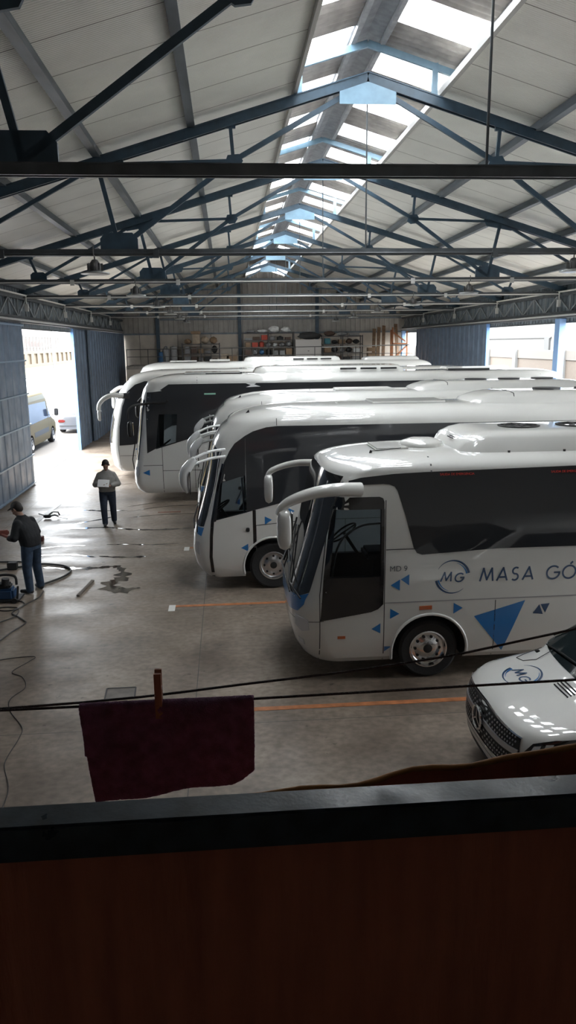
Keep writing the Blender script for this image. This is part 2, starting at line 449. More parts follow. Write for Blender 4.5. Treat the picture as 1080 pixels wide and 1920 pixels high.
def wheel(root, x, y, r, rimr, sg=-1, m=None, holes=10, name='wheel'):
    """axle along y; sg=-1 faces the camera side"""
    M = Matrix.Translation((x, y, r)) @ Matrix.Rotation(radians(90 if sg < 0 else -90), 4, 'X')
    w = .14; t = MB().lathe([(rimr, -w), (r*.9, -w), (r*.985, -w*.75), (r, -w*.4), (r, w*.4), (r*.985, w*.75), (r*.9, w), (rimr*1.02, w*.92), (rimr*.98, w*.2), (rimr*.98, -w)], M, 40)
    ty = t.build('tyre', TYRE, root, 35, fix=True)
    rim = MB().lathe([(rimr*1.03, w*.5), (rimr*1.04, w*.96), (rimr*.97, w*1.0), (rimr*.90, w*.55), (rimr*.80, w*.42), (rimr*.50, w*.72), (rimr*.40, w*.80), (rimr*.2, w*.80), (rimr*.1, w*.8)], M, 40)
    rim.build('rim', m or CHROME, ty, 35, fix=True)
    if sg < 0 or name == 'show':
        for i in range(holes):
            a = 2*pi*i/holes; MB().lathe([(rimr*.085, w*.3), (rimr*.085, w*.62), (rimr*.06, w*.63)], M @ Matrix.Translation((rimr*.665*cos(a), rimr*.665*sin(a), 0)), 10).build('rim_hole', BLACK, ty, 35, fix=True)
    MB().lathe([(rimr*.25, w*.7), (rimr*.25, w*.82), (rimr*.20, w*.86)], M, 20).build('hub_cap', BLACK, ty, 35, fix=True)
    return ty
def hump(mb, x0, x1, y0, y1, z0, h, fr, rr, nx=28, ny=16, e=5., mi=0):
    def fn(u, v):
        x = x0+(x1-x0)*u; t = 2*v-1
        a = min(1, (x-x0)/fr) if fr else 1; b = min(1, (x1-x)/rr) if rr else 1
        k = sqrt(max(0, 1-(1-a)**2))*sqrt(max(0, 1-(1-b)**2))
        sh = 1-.25*(1-k)
        return (x, (y0+y1)/2+(y1-y0)/2*t*sh, z0-.05+(h+.05)*k*max(0, 1-abs(t)**e)**.5)
    return mb.grid(fn, nx, ny, mi)
# ------------------------------------------------------------------ vehicles
def archcut(x, r, ya, yb):
    M = Matrix.Translation((x, ya, r)) @ Matrix.Rotation(radians(-90), 4, 'X')
    mb = MB(); R = r+.10; n = 36
    prof = [(R*cos(radians(a)), -R*sin(radians(a))) for a in range(-15, 196, 6)]
    prof += [(-R*.97, R*1.2), (R*.97, R*1.2)]
    mb.prism(prof, M, yb-ya); return mb
def archlip(root, sh, x, r, name='wheel_arch_trim', sg=-1, w=.05):
    mb = MB(); R = r+.115
    pts = []
    for a in range(-22, 203, 9):
        px = x+R*cos(radians(a)); pz = r+R*sin(radians(a)); pts.append(Vector((px, sh.yc+sg*sh.half(px, max(pz, sh.tab[0][0])), pz)))
    pts = [p for p in pts if p.z > sh.tab[0][0]]
    for i in range(len(pts)-1):
        pass
    mb.tube(pts, .022, 8); return mb.build(name, WHITE, root, 50)
def boxcut(x0, x1, y0, y1, z0, z1): return MB().box(x0, x1, y0, y1, z0, z1)
def polycut(poly, ya, yb): return MB().prism(poly, Matrix.Translation((0, ya, 0)) @ MY, yb-ya)
def tri(*p): return [list(p)]
def seat(root, x, y, z, face=-1, s=1.):
    mb = MB(); mb.rbox((x, y, z+.05), (.5*s, .5*s, .14*s), bev=.04); mb.rbox((x-face*.26*s, y, z+.42*s), (.14*s, .48*s, .72*s), bev=.05, tilt=radians(-8*face))
    mb.rbox((x-face*.31*s, y, z+.88*s), (.11*s, .28*s, .2*s), bev=.04); mb.bar((x, y, z), (x, y, z-.35), .2, .2)
    return mb.build('driver_seat', SEATM, root, 40)
def steer(root, x, y, z):
    mb = MB(); M = Matrix.Translation((x, y, z)) @ Matrix.Rotation(radians(-35), 4, 'Y')
    mb.tube([M @ Vector((.23*cos(t*pi/10), .23*sin(t*pi/10), 0)) for t in range(20)], .016, 6, closed=True)
    mb.bar(M @ Vector((-.22, 0, 0)), M @ Vector((.22, 0, 0)), .03, .02); mb.bar(M @ Vector((0, 0, 0)), M @ Vector((-.02, 0, -.5)), .05, .05)
    return mb.build('steering_wheel', BLACK, root, 40)
def lines(root, sh, segs, w=.012, name='panel_seam', m=SEAM, mode='side'):
    for s in segs: o = sh.patch(name, ribbon(s, w), mode, m, root, off=.004, skirt=0)
    return o

# ---------- nearest white midibus --------------------------------------------------
r1 = empty('midibus', (5.4, 10.95, 0), 'white midibus with blue triangles and navy lettering, nearest bus to the camera', 'bus', 'white buses parked side by side')
T1 = [(.28, .10, 1.00, .5), (.36, .03, .93, .5), (.5, .01, .86, .48), (.75, 0, .80, .46), (1.05, 0, .79, .46), (1.2, 0, .80, .46), (1.36, 0, .86, .46), (1.81, .005, .99, .45), (2.22, .01, 1.10, .45), (2.69, .03, 1.20, .45), (2.86, .05, 1.25, .46), (2.98, .07, 1.30, .5)]
s1 = Shell(10.95, 2.4, T1, 2.98, 3.20, 1.5, 10.0, .25)
cuts = [boxcut(1.25, 3.4, 9.83, 12.05, .75, 2.8), polycut([(1.30, 1.55), (1.42, 2.5), (2.03, 2.5), (2.03, 1.55)], 9.6, 9.9), polycut([(1.45, 1.25), (1.5, 2.5), (2.9, 2.5), (2.9, 1.25)], 12.0, 12.3),
        archcut(2.74, .43, 9.5, 10.15), archcut(7.4, .43, 9.5, 10.15)]
s1.body('body', r1, cuts=cuts)
WS = GLASS
s1.patch('windshield', [[(-56, 1.32), (-40, 1.24), (0, 1.20), (40, 1.24), (56, 1.32), (58, 2.0), (60, 2.86), (0, 2.93), (-60, 2.86), (-58, 2.0)]], 'front', WS, r1)
s1.patch('destination_band', [[(-58, 2.70), (58, 2.70), (60, 2.94), (0, 2.99), (-60, 2.94)]], 'front', GLOSSB, r1, off=.012)
s1.patch('blue_front_stripe', [[(-56, 1.31), (-52, 1.14), (-40, 1.02), (-15, .97), (15, .97), (40, 1.02), (52, 1.14), (56, 1.31), (40, 1.24), (0, 1.20), (-40, 1.24)]], 'front', BLUE, r1, off=.005)
s1.patch('side_window', [[(1.48, 2.86), (1.75, 2.93), (2.2, 2.97), (2.63, 2.985), (4.7, 3.02), (9.6, 3.02), (9.75, 2.95), (9.8, 2.1), (9.7, 1.93), (4.79, 1.90), (3.68, 1.90), (2.60, 1.845), (2.53, 1.87), (2.48, 1.95), (2.36, 2.4), (2.25, 2.74), (2.21, 2.80), (2.14, 2.83), (2.05, 2.84), (1.6, 2.83)]], 'side', GLASS, r1)
d = s1.patch('passenger_door', [[(1.19, .94), (1.19, 1.2), (1.28, 1.55), (2.03, 1.55), (2.03, 2.5), (1.40, 2.5), (1.28, 1.55), (1.19, 1.2), (1.31, 2.2), (1.38, 2.62), (1.41, 2.66), (1.99, 2.67), (2.05, 2.65), (2.075, 2.58), (2.075, 1.18), (2.02, 1.12), (1.85, 1.05), (1.5, .99)]][:0] or [[(1.19, .93), (1.9, 1.04), (2.0, 1.08), (2.07, 1.15), (2.075, 1.55), (1.24, 1.55)], [(1.24, 1.55), (1.32, 1.55), (1.42, 2.5), (1.36, 2.5), (1.33, 2.3)], [(1.36, 2.5), (2.07, 2.5), (2.07, 2.6), (2.05, 2.65), (2.0, 2.67), (1.42, 2.67), (1.38, 2.64)], [(2.03, 1.55), (2.075, 1.55), (2.075, 2.5), (2.03, 2.5)]], 'side', GLOSSB, r1)
s1.patch('door_pane', [[(1.31, 1.55), (2.03, 1.55), (2.03, 2.5), (1.42, 2.5)]], 'side', SEED, d, off=.002, skirt=.006)
s1.patch('driver_window', [[(1.45, 1.25), (1.5, 2.5), (2.9, 2.5), (2.9, 1.25)]], 'far', SEEG, r1, off=.003, skirt=.006)
s1.patch('rear_side_window', [[(3.2, 1.9), (3.2, 2.98), (9.6, 3.0), (9.7, 1.93)]], 'far', GLASS, r1)
lines(r1, s1, [[(1.185, .30), (1.185, 1.3), (1.27, 2.0), (1.36, 2.62)], [(2.085, .30), (2.085, 1.17), (2.09, 2.62)], [(3.67, .30), (3.67, 1.15)], [(5.4, .30), (5.4, 1.15)], [(6.6, .3), (6.6, 1.15)], [(2.10, 1.93), (2.52, 1.93)]])
lines(r1, s1, [[(2.09, 1.165), (9.7, 1.19)]], .016, 'rubbing_strip', mat('grey_trim', (.3, .3, .31), .4)); 
lines(r1, s1, [[(1.2, 1.19), (2.07, 1.19)]], .008, 'door_rail', CHROME)
lines(r1, s1, [[(-88, .93), (-60, .90), (0, .88), (60, .9)]], .008, 'bumper_seam', SEAM, 'front')
lines(r1, s1, [[(2.715, 2.99), (2.72, 3.16)]], .022, 'roof_joint', SEAM)
s1.patch('headlight', [[(-62, .78), (-61, .93), (-35, .96), (-33, .80), (-48, .74)]], 'front', LENS, r1, off=.01)
s1.patch('headlight', [[(62, .78), (61, .93), (35, .96), (33, .80), (48, .74)]], 'front', LENS, r1, off=.01)
s1.patch('fog_lamp', [[(-45, .52), (-45, .60), (-33, .61), (-33, .53)]], 'front', LENS, r1, off=.006)
s1.patch('side_marker_lamp', [[(2.58, 1.045), (2.58, 1.10), (2.76, 1.105), (2.76, 1.05)]], 'side', AMBER, r1, off=.014)
s1.patch('side_reflector', [[(1.43, .66), (1.43, .70), (1.54, .70), (1.54, .66)]], 'side', AMBER, r1, off=.008)
TR = [((2.17, 1.42), (2.30, 1.50), (2.30, 1.34)), ((2.31, 1.50), (2.43, 1.57), (2.43, 1.41)), ((2.17, 1.08), (2.17, .93), (2.30, 1.0)), ((1.91, .79), (2.035, .87), (2.035, .72)), ((2.095, .52), (2.2, .515), (2.095, .44)), ((3.07, 1.13), (3.07, .97), (3.20, 1.05)), ((4.22, .93), (4.31, 1.06), (4.37, .91)), ((4.33, 1.06), (4.46, 1.07), (4.40, .93))]
for t in TR: s1.patch('triangle_sticker', [list(t)], 'side', NAVY if t[0][0] > 4 else BLUE, r1, off=.004, skirt=0)
s1.patch('triangle_sticker', [[(3.37, .92), (4.10, 1.13), (3.80, .38)]], 'side', BLUE, r1, off=.004, skirt=0)
la, lb, lt = logo_polys(.235); TT = lambda u, v: (3.04+u, 1.51+v)
s1.patch('roundel', la, 'side', NAVY, r1, off=.004, T=TT, skirt=0); s1.patch('roundel_stripe', lb, 'side', BLUE, r1, off=.005, T=TT, skirt=0); s1.patch('roundel_letters', lt, 'side', NAVY, r1, off=.0045, T=TT, skirt=0)
lx = 3.43
for ch in 'MASA GO':
    if ch == ' ': lx += .185*.75; continue
    st = [ribbon([(lx+(a+.08*b)*.185, 1.43+b*.185) for a, b in pl], .026) for pl in GLY[ch][1]]
    if ch == 'O': s1.patch('lettering_accent', st.pop(), 'side', NAVY, r1, off=.004, T=lambda u, v: (u, v), skirt=0)
    s1.patch('lettering_glyph', sum(st, []), 'side', NAVY, r1, off=.004, T=lambda u, v: (u, v), skirt=0); lx += (GLY[ch][0]+.30)*.185
def font_text(txt, size, fn, m, parent, name, ext=.002):
    cu = bpy.data.curves.new('t', 'FONT'); cu.body = txt; cu.size = size; cu.extrude = ext
    o = bpy.data.objects.new('t', cu); COL.objects.link(o); bpy.context.view_layer.update()
    me = bpy.data.meshes.new_from_object(o.evaluated_get(bpy.context.evaluated_depsgraph_get())); bpy.data.objects.remove(o); bpy.data.curves.remove(cu)
    for v in me.vertices: v.co = fn(v.co.x, v.co.y, v.co.z)
    me.materials.clear(); return link_mesh(name, me, m, parent)
for xx in (2.83, 4.38, 6.2): font_text('SALIDA DE EMERGENCIA', .043, lambda a, b, c, xx=xx: s1.side(xx+a*1.0, 2.935+b)+Vector((0, -.012-c, 0)), RED, r1, 'exit_lettering')
font_text('MD 9', .11, lambda a, b, c: s1.side(2.15+a, 1.62+b)+Vector((0, -.006-c, 0)), mat('badge_grey', (.16, .17, .18), .3, metal=.6), r1, 'model_badge')
# front wipers
mb = MB()
for ph0, ph1 in ((-48, 4), (-20, 30)):
    a = s1.front(ph0, 1.22)+Vector((-.03, 0, 0)); b = s1.front(ph1, 1.55)+Vector((-.035, 0, 0)); mb.tube([a, s1.front((ph0+ph1)/2, 1.36)+Vector((-.09, 0, 0)), b], .012, 6)
    mb.tube([s1.front(ph1-14, 1.30)+Vector((-.03, 0, 0)), s1.front(ph1+1, 1.95)+Vector((-.03, 0, 0))], .014, 6)
mb.build('wiper', BLACK, r1, 40)
# mirrors: arm > housing
def mirror(root, arm, rad, head, hsz, rz=0, m=WHITE, glassx=1, flat=1.):
    mb = MB(); P = catmull(arm, 6); n = len(P); mb.tube(P, [rad[0]+(rad[1]-rad[0])*i/(n-1) for i in range(n)], 10)
    a = mb.build('mirror_arm', m, root, 60)
    hm = MB(); c = Vector(head); w, dpt, hh = hsz
    def fn(u, v):
        t = 2*pi*v; k = sqrt(max(0, 1-(2*u-1)**4))
        return c+Vector((w/2*k*math.copysign(abs(cos(t))**.7, cos(t)), dpt/2*k*math.copysign(abs(sin(t))**.7, sin(t)), (u-.5)*hh))
    hm.grid(fn, 12, 20); h = hm.build('mirror_housing', m, a, 60)
    g = MB().rbox((c.x+glassx*w*.5, c.y, c.z), (.012, dpt*.72, hh*.78), bev=.004).build('mirror_glass', mat('mirror_glass', (.25, .27, .3), .04, metal=1), h)
    return a
mirror(r1, [(1.72, 9.66, 2.80), (1.40, 9.56, 2.825), (1.1, 9.52, 2.80), (.84, 9.5, 2.73), (.68, 9.5, 2.64), (.62, 9.5, 2.52)], (.098, .052), (.69, 9.5, 2.33), (.20, .26, .58))
mirror(r1, [(1.40, 12.15, 2.78), (1.15, 12.32, 2.76), (.9, 12.36, 2.71), (.68, 12.36, 2.62), (.62, 12.36, 2.5)], (.06, .045), (.64, 12.36, 2.33), (.16, .25, .52))
wheel(r1, 2.74, 9.93, .43, .262); wheel(r1, 7.4, 9.93, .43, .262); wheel(r1, 2.74, 11.97, .43, .262, 1); wheel(r1, 7.4, 11.97, .43, .262, 1)
archlip(r1, s1, 2.74, .43)
seat(r1, 2.35, 11.5, 1.35); steer(r1, 1.78, 11.5, 1.75)
mb = MB(); mb.tube(catmull([(1.32, 9.9, 1.0), (1.45, 9.95, 1.9), (1.75, 10.0, 2.2), (2.2, 10.0, 2.25)], 6), .016, 6); mb.build('grab_rail', ALU, r1, 40)
# roof: air conditioning box, hatch disc, antenna
mb = MB(); hump(mb, 3.15, 8.6, 10.12, 11.85, 3.14, .31, .55, .6, 34, 20, 9); ac = mb.build('air_conditioner', WHITE, r1, 45)
for fx in (4.35, 5.25, 6.15, 7.05):
    f = MB(); M = Matrix.Translation((fx, 10.98, 3.435)); f.lathe([(.30, 0), (.31, .03), (.27, .035), (.26, .01)], M, 28)
    for k in range(8): f.bar(M @ Vector((0, 0, .03)), M @ Vector((.28*cos(k*pi/4), .28*sin(k*pi/4), .03)), .03, .012)
    f.build('cooling_fan', BLACK, ac, 40)
g = MB()
for i in range(6): g.bar((3.27+i*.035, 10.72, 3.32+i*.012), (3.27+i*.035, 11.0, 3.32+i*.012), .014, .012)
g.build('intake_grille', BLACK, ac)
for bx in (3.9, 4.7, 5.5): MB().rbox((bx, 10.135, 3.19), (.03, .02, .03)).build('bolt', SEAM, ac)
mb = MB(); mb.lathe([(.0, .0), (.33, .0), (.33, .03), (.30, .07), (.18, .11), (.01, .12)], Matrix.Translation((2.86, 10.95, 3.195)), 32); mb.build('roof_hatch', WHITE, r1, 40, fix=True)
mb = MB(); mb.rbox((2.35, 10.95, 3.19), (.5, .75, .05), bev=.02); mb.build('roof_vent_base', WHITE, r1, 40)
mb = MB(); mb.tube([(2.0, 10.5, 3.14), (2.02, 10.5, 3.20)], .02, 8); mb.tube([(2.02, 10.5, 3.19), (2.45, 10.5, 3.225)], .005, 5); mb.build('antenna', BLACK, r1, 40)

# ---------- big coach (second) and its twin behind ------------------------------------
r2 = empty('coach', (5.3, 15.27, 0), 'white coach with silver double-bar mirrors parked directly behind the midibus', 'coach', 'white buses parked side by side')
T2 = [(.26, .10, -.60, .4), (.35, .03, -.68, .38), (.5, .01, -.75, .36), (.76, 0, -.79, .35), (1.1, 0, -.76, .35), (1.3, 0, -.69, .35), (1.55, .0, -.61, .35), (1.9, .01, -.51, .35), (2.2, .02, -.44, .35), (2.5, .03, -.39, .36), (2.7, .04, -.36, .38), (2.9, .06, -.29, .42), (3.1, .07, -.15, .5), (3.2, .08, -.03, .55)]
s2 = Shell(15.27, 2.54, T2, 3.2, 3.52, 1.7, 11.3, .3)
cuts = [boxcut(-.28, 1.6, 14.12, 16.42, .8, 2.75), polycut([(-.29, 1.42), (-.18, 2.14), (.29, 2.28), (.30, 1.56)], 13.8, 14.2), polycut([(-.25, 1.05), (-.1, 2.4), (1.3, 2.4), (1.3, 1.05)], 16.35, 16.7),
        archcut(.80, .47, 13.8, 14.4), archcut(7.2, .47, 13.8, 14.4)]
s2.body('body', r2, cuts=cuts)
s2.patch('windshield', [[(-58, 1.28), (0, 1.22), (58, 1.28), (61, 2.0), (62, 2.72), (30, 2.80), (0, 2.83), (-30, 2.80), (-62, 2.72), (-61, 2.0)]], 'front', GLASS, r2)
s2.patch('blue_front_corner', [[(-60, 1.10), (-60, 1.26), (-34, 1.24), (-40, 1.12)]], 'front', BLUE, r2, off=.005)
s2.patch('headlight', [[(-58, .72), (-56, .98), (-40, .96), (-38, .76)]], 'front', LENS, r2, off=.012)
s2.patch('headlight', [[(58, .72), (56, .98), (40, .96), (38, .76)]], 'front', LENS, r2, off=.012)
pb = [(-.36, 1.38), (.30, 1.56), (.44, 1.60), (.89, 1.71), (1.5, 1.82), (11.0, 1.86), (11.1, 3.18), (.91, 3.19), (.70, 3.17), (.45, 3.10), (.25, 3.0), (.10, 2.88), (.0, 2.74), (-.08, 2.55)]
# dark glass band split around the see-through driver's window
sp = [[(-.36, 1.38), (-.29, 1.40), (-.18, 2.14), (-.10, 2.5), (-.08, 2.55)][:], [(-.29, 1.40), (.30, 1.56), (.30, 1.57), (-.29, 1.43)]]
s2.patch('side_window', [[(-.36, 1.38), (-.29, 1.40), (-.29, 1.42), (-.18, 2.14), (-.14, 2.35), (-.12, 2.5)], [(-.18, 2.14), (.29, 2.28), (.30, 3.02), (.10, 2.88), (.0, 2.74), (-.08, 2.58), (-.12, 2.5), (-.15, 2.3)], [(.30, 1.56), (.44, 1.60), (.89, 1.71), (1.5, 1.82), (11.0, 1.86), (11.1, 3.18), (.91, 3.19), (.70, 3.17), (.45, 3.10), (.30, 3.02)]], 'side', GLASS, r2)
s2.patch('driver_window', [[(-.29, 1.42), (-.18, 2.14), (.29, 2.28), (.30, 1.56)]], 'side', SEEG, r2, off=.004, skirt=.006)
s2.patch('passenger_door_pane', [[(-.25, 1.05), (-.1, 2.4), (1.3, 2.4), (1.3, 1.05)]], 'far', SEEG, r2, off=.003, skirt=.006)
lines(r2, s2, [[(-.37, .27), (-.41, .7), (-.39, 1.1), (-.36, 1.4), (-.22, 2.1), (-.12, 2.5)]], .06, 'door_pillar_strip', GLOSSB)
lines(r2, s2, [[(.44, .86), (.44, 1.6)]], .06, 'door_edge_strip', GLOSSB)
lines(r2, s2, [[(.90, 3.20), (.90, 3.33)], [(.47, .78), (.47, 1.3), (1.5, 1.38), (11, 1.4)], [(2.2, .3), (2.2, 1.38)]], .012)
lines(r2, s2, [[(-.3, 2.30), (.5, 2.56), (11.0, 2.62)]], .01, 'window_division', mat('window_seal', (.03, .032, .036), .3))
lines(r2, s2, [[(.5, 1.62), (.5, 3.1)], [(2.3, 1.84), (2.3, 3.18)]], .01, 'window_joint', BLACK)
for t in [((.64, 1.31), (.64, 1.47), (.78, 1.40)), ((1.1, 1.62), (1.1, 1.5), (1.22, 1.56)), ((.17, .86), (.31, .94), (.31, .79))]: s2.patch('triangle_sticker', [list(t)], 'side', BLUE, r2, off=.004, skirt=0)
MB().rbox((.31, 13.99, 1.22), (.07, .03, .08), bev=.01).build('door_handle', BLACK, r2)
MB().rbox((.92, 13.99, 1.12), (.06, .03, .06), bev=.01).build('side_marker_lamp', AMBER, r2)
def barmirror(root, m0, m1, y0, y1, top, bot, hx, outy):
    a = MB()
    for dz in (0, -.13):
        a.tube(catmull([(m0[0], y0, m0[1]+dz), ((m0[0]+m1[0])/2, (y0+y1)/2, (m0[1]+m1[1])/2+dz+.04), (m1[0], y1, m1[1]+dz*.8)], 6), .028, 8)
    for t in (.3, .6): a.bar((m0[0]+(m1[0]-m0[0])*t, y0+(y1-y0)*t, m0[1]+.02-.15), (m0[0]+(m1[0]-m0[0])*t, y0+(y1-y0)*t, m0[1]+.02), .03, .03)
    ar = a.build('mirror_arm', MIRW, root, 60)
    h = MB(); P = catmull([(m1[0]+.03, y1, m1[1]), (m1[0]-.08, y1, m1[1]-.12), (hx, y1, top-.22), (hx, y1, bot+.12), (hx+.06, y1, bot)], 6); n = len(P)
    h.tube(P, [.045+.05*sin(pi*min(1, (i+2)/n)) for i in range(n)], 12)
    hh = h.build('mirror_housing', MIRW, ar, 60)
    MB().rbox((hx+.10, y1, (top+bot)/2-.1), (.012, .19, .42), bev=.003).build('mirror_glass', GLOSSB, hh)
    return ar
barmirror(r2, (-.08, 2.78), (-.66, 2.66), 14.0, 13.75, 2.6, 2.03, -.84, -1)
barmirror(r2, (-.15, 2.78), (-.62, 2.66), 16.5, 16.85, 2.6, 2.03, -.80, 1)
s2.patch('triangle_sticker', [[(1.6, 1.2), (1.6, 1.32), (1.72, 1.26)]], 'side', BLUE, r2, off=.004, skirt=0)
mb = MB()
mb.tube([s2.front(-45, 1.15)+Vector((-.03, 0, 0)), s2.front(-40, 1.35)+Vector((-.07, 0, 0)), s2.front(-20, 1.9)+Vector((-.06, 0, 0))], .014, 6)
mb.tube([s2.front(-30, 1.2)+Vector((-.05, 0, 0)), s2.front(-10, 1.3)+Vector((-.06, 0, 0)), s2.front(10, 1.4)+Vector((-.04, 0, 0))], .014, 6); mb.build('wiper', BLACK, r2, 40)
for xx in (.80, 7.2): wheel(r2, xx, 14.18, .47, .27, m=ALU, holes=8); wheel(r2, xx, 16.36, .47, .27, 1)
archlip(r2, s2, .80, .47)
seat(r2, .22, 14.70, 1.18, s=1.1); steer(r2, -.22, 14.75, 1.52)
mb = MB(); mb.tube([(.26, 14.2, 1.5), (.22, 14.2, 2.2)], .02, 6); mb.tube([(.1, 14.2, 1.7), (.25, 14.2, 2.05)], .014, 6); mb.build('grab_rail', ALU, r2, 40)
mb = MB(); hump(mb, 4.75, 9.6, 14.45, 16.1, 3.46, .26, .9, .8, 30, 18, 5); ac = mb.build('air_conditioner', WHITE, r2, 45)
mb = MB(); mb.tube([(5.65, 14.455, 3.42), (5.65, 14.6, 3.69), (5.65, 15.0, 3.725), (5.65, 15.9, 3.71), (5.65, 16.09, 3.5)], .008, 5); mb.build('joint_line', SEAM, ac)
for i in range(3):
    f = MB(); f.lathe([(.28, 0), (.28, .03), (.24, .03)], Matrix.Translation((6.6+i*.9, 15.27, 3.72)), 24); f.build('cooling_fan', SEAM, ac, 40)
mb = MB(); mb.rbox((3.6, 15.2, 3.53), (1.5, .9, .06), bev=.025); mb.build('roof_hatch', WHITE, r2, 40)
mb = MB()
for xx in (1.6, 2.2): mb.tube([(xx, 14.4, 3.462), (xx, 15.2, 3.524), (xx, 16.1, 3.465)], .012, 6)
mb.build('roof_joint', WHITE, r2, 40)
mb = MB(); mb.add([(.28, 14.68, 3.33), (.42, 14.66, 3.36), (.42, 14.7, 3.36), (.40, 14.68, 3.46)], [(0, 1, 3), (0, 3, 2), (1, 2, 3), (0, 2, 1)]); mb.build('antenna', BLACK, r2)
r3 = copy_tree(r2); r3.location = (5.22, 15.27+4.3, 0)
tag(r3, 'white coach seen only as a curved roof and silver mirrors, third bus from the camera', 'coach', 'white buses parked side by side')

# ---------- fourth: white coach with the big black side glass -------------------------
def coach(name, loc, label, yc, W, tab, zc, zt, L, xr, glass, ws, acs, p=4, cuts=None, d=.3, Lr=.8, seam=()):
    r = empty(name, loc, label, 'coach', 'white buses parked side by side')
    s = Shell(yc, W, tab, zc, zt, L, xr, d, p=p, Lr=Lr)
    s.body('body', r, cuts=cuts or ())
    for g in glass: s.patch('side_window', g if isinstance(g[0], list) else [g], 'side', GLASS, r)
    if ws: s.patch('windshield', [[(-ws[0], ws[1]), (0, ws[1]-.06), (ws[0], ws[1]), (ws[0]+3, ws[2]), (0, ws[2]+.08), (-ws[0]-3, ws[2])]], 'front', GLASS, r)
    for (x0, x1, y0, y1, z0, h, fr, rr) in acs:
        mb = MB(); hump(mb, x0, x1, y0, y1, z0, h, fr, rr, 30, 16, 6); mb.build('air_conditioner', WHITE, r, 45)
    return r, s
T4 = [(.28, .10, -2.78, .4), (.4, .03, -2.9, .36), (.6, 0, -2.96, .33), (.9, 0, -2.96, .32), (1.35, 0, -2.88, .32), (2.19, .01, -2.76, .32), (2.8, .03, -2.69, .34), (3.2, .05, -2.63, .38), (3.4, .07, -2.57, .42), (3.58, .08, -2.45, .48)]
ct4 = [boxcut(-2.3, -.8, 22.85, 25.1, .9, 3.1), polycut([(-2.2, 1.68), (-2.08, 2.68), (-1.53, 2.68), (-1.6, 1.83)], 22.5, 22.9), polycut([(-2.2, 1.2), (-2.1, 2.7), (-1.0, 2.7), (-1.0, 1.2)], 25.0, 25.4), archcut(-.1, .48, 22.5, 23.1), archcut(6.9, .48, 22.5, 23.1)]
r4, s4 = coach('coach', (3.8, 23.97, 0), 'long white coach with black glass side and white zigzag mark near its roof', 23.97, 2.54, T4, 3.58, 3.84, 1.3, 10.5,
    [[[(-2.47, 1.52), (-2.2, 1.66), (-2.2, 1.68), (-2.08, 2.68), (-1.95, 3.37), (-2.23, 3.34), (-2.4, 3.33), (-2.45, 2.9)], [(-2.2, 1.64), (-1.35, 1.89), (-1.53, 1.86), (-1.6, 1.83), (-2.2, 1.68)], [(-2.08, 2.68), (-1.53, 2.68), (-1.6, 1.83), (-1.35, 1.89), (-.95, 2.0), (0, 2.1), (10.0, 2.2), (10.25, 2.6), (10.2, 3.56), (-1.75, 3.56), (-2.0, 3.40), (-1.95, 3.37)]]],
    (57, 1.3, 3.1), [(.75, 5.6, 23.2, 25.0, 3.78, .24, .35, .35)], cuts=ct4)
s4.patch('driver_window', [[(-2.2, 1.68), (-2.08, 2.68), (-1.53, 2.68), (-1.6, 1.83)]], 'side', SEEG, r4, off=.004, skirt=.006)
s4.patch('passenger_door_pane', [[(-2.2, 1.2), (-2.1, 2.7), (-1.0, 2.7), (-1.0, 1.2)]], 'far', SEEG, r4, off=.003, skirt=.006)
seat(r4, -1.4, 23.4, 1.25, s=1.2); steer(r4, -2.0, 23.4, 1.7)
ac4 = [c for c in r4.children if c.name.startswith('air_cond')][0]
mb = MB()
for i in range(3): mb.rbox((3.72+i*.63, 23.235, 3.93), (.50, .06, .055), bev=.01)
mb.build('louvre_slot', BLACK, ac4)
lines(r4, s4, [[(-2.02, .3), (-2.02, 1.7)], [(-1.05, .3), (-1.05, 1.95)], [(-2.6, 1.15), (-2.02, 1.15)], [(-2.02, .98), (2.5, .98)], [(.6, .35), (.6, 2.1)], [(9.65, .4), (9.65, 3.7)], [(-.9, 3.58), (-.9, 3.75)]], .014)
s4.patch('headlight', [[(-72, .88), (-66, 1.12), (-42, 1.08), (-40, .82), (-60, .78)]], 'front', LENS, r4, off=.01)
s4.patch('zigzag_mark', [[(.55, 3.555), (.86, 3.555), (.80, 3.52), (.70, 3.50)], [(.70, 3.50), (.80, 3.52), (.99, 3.455), (.55, 3.44)]], 'side', mat('sticker_white', (.75, .75, .75), .4), r4, off=.008, skirt=0)
s4.patch('green_sticker', [[(-.70, 3.24), (-.70, 3.285), (-.36, 3.285), (-.36, 3.24)]], 'side', mat('sticker_green', (.25, .5, .38), .5), r4, off=.008, skirt=0)
s4.patch('rear_swoosh', [[(9.2, 3.28), (9.35, 3.42), (9.5, 3.52), (10.22, 3.56), (10.23, 3.1), (10.0, 3.2)]], 'side', WHITE, r4, off=.009, skirt=.004)
mb = MB(); mb.rbox((-.45, 23.6, 3.86), (1.7, .8, .05), bev=.02); mb.build('roof_hatch', WHITE, r4, 40)
MB().rbox((-.1, 23.22, 3.82), (1.1, .05, .07)).build('hatch_shade_strip', BLACK, r4)  # black strip standing in for the shade under the hatch edge
mb = MB(); mb.rbox((7.8, 23.6, 3.90), (2.0, .8, .09), bev=.03); mb.build('roof_hatch', WHITE, r4, 40)
MB().rbox((7.5, 23.19, 3.86), (1.3, .05, .06)).build('hatch_shade_strip', BLACK, r4)  # shade below the rear hatch, set as a black strip
mb = MB(); mb.tube([(-2.42, 22.7, 3.02), (-2.15, 22.62, 3.03), (-1.85, 22.6, 3.03), (-1.78, 22.6, 3.10)], .035, 8); mb.build('mirror_bracket', BLACK, r4, 50)
a = mirror(r4, [(-2.45, 22.75, 3.0), (-2.75, 22.4, 2.98), (-2.9, 22.3, 2.85), (-2.93, 22.3, 2.6)], (.04, .03), (-2.88, 22.3, 2.3), (.16, .24, .5), m=BLACK)
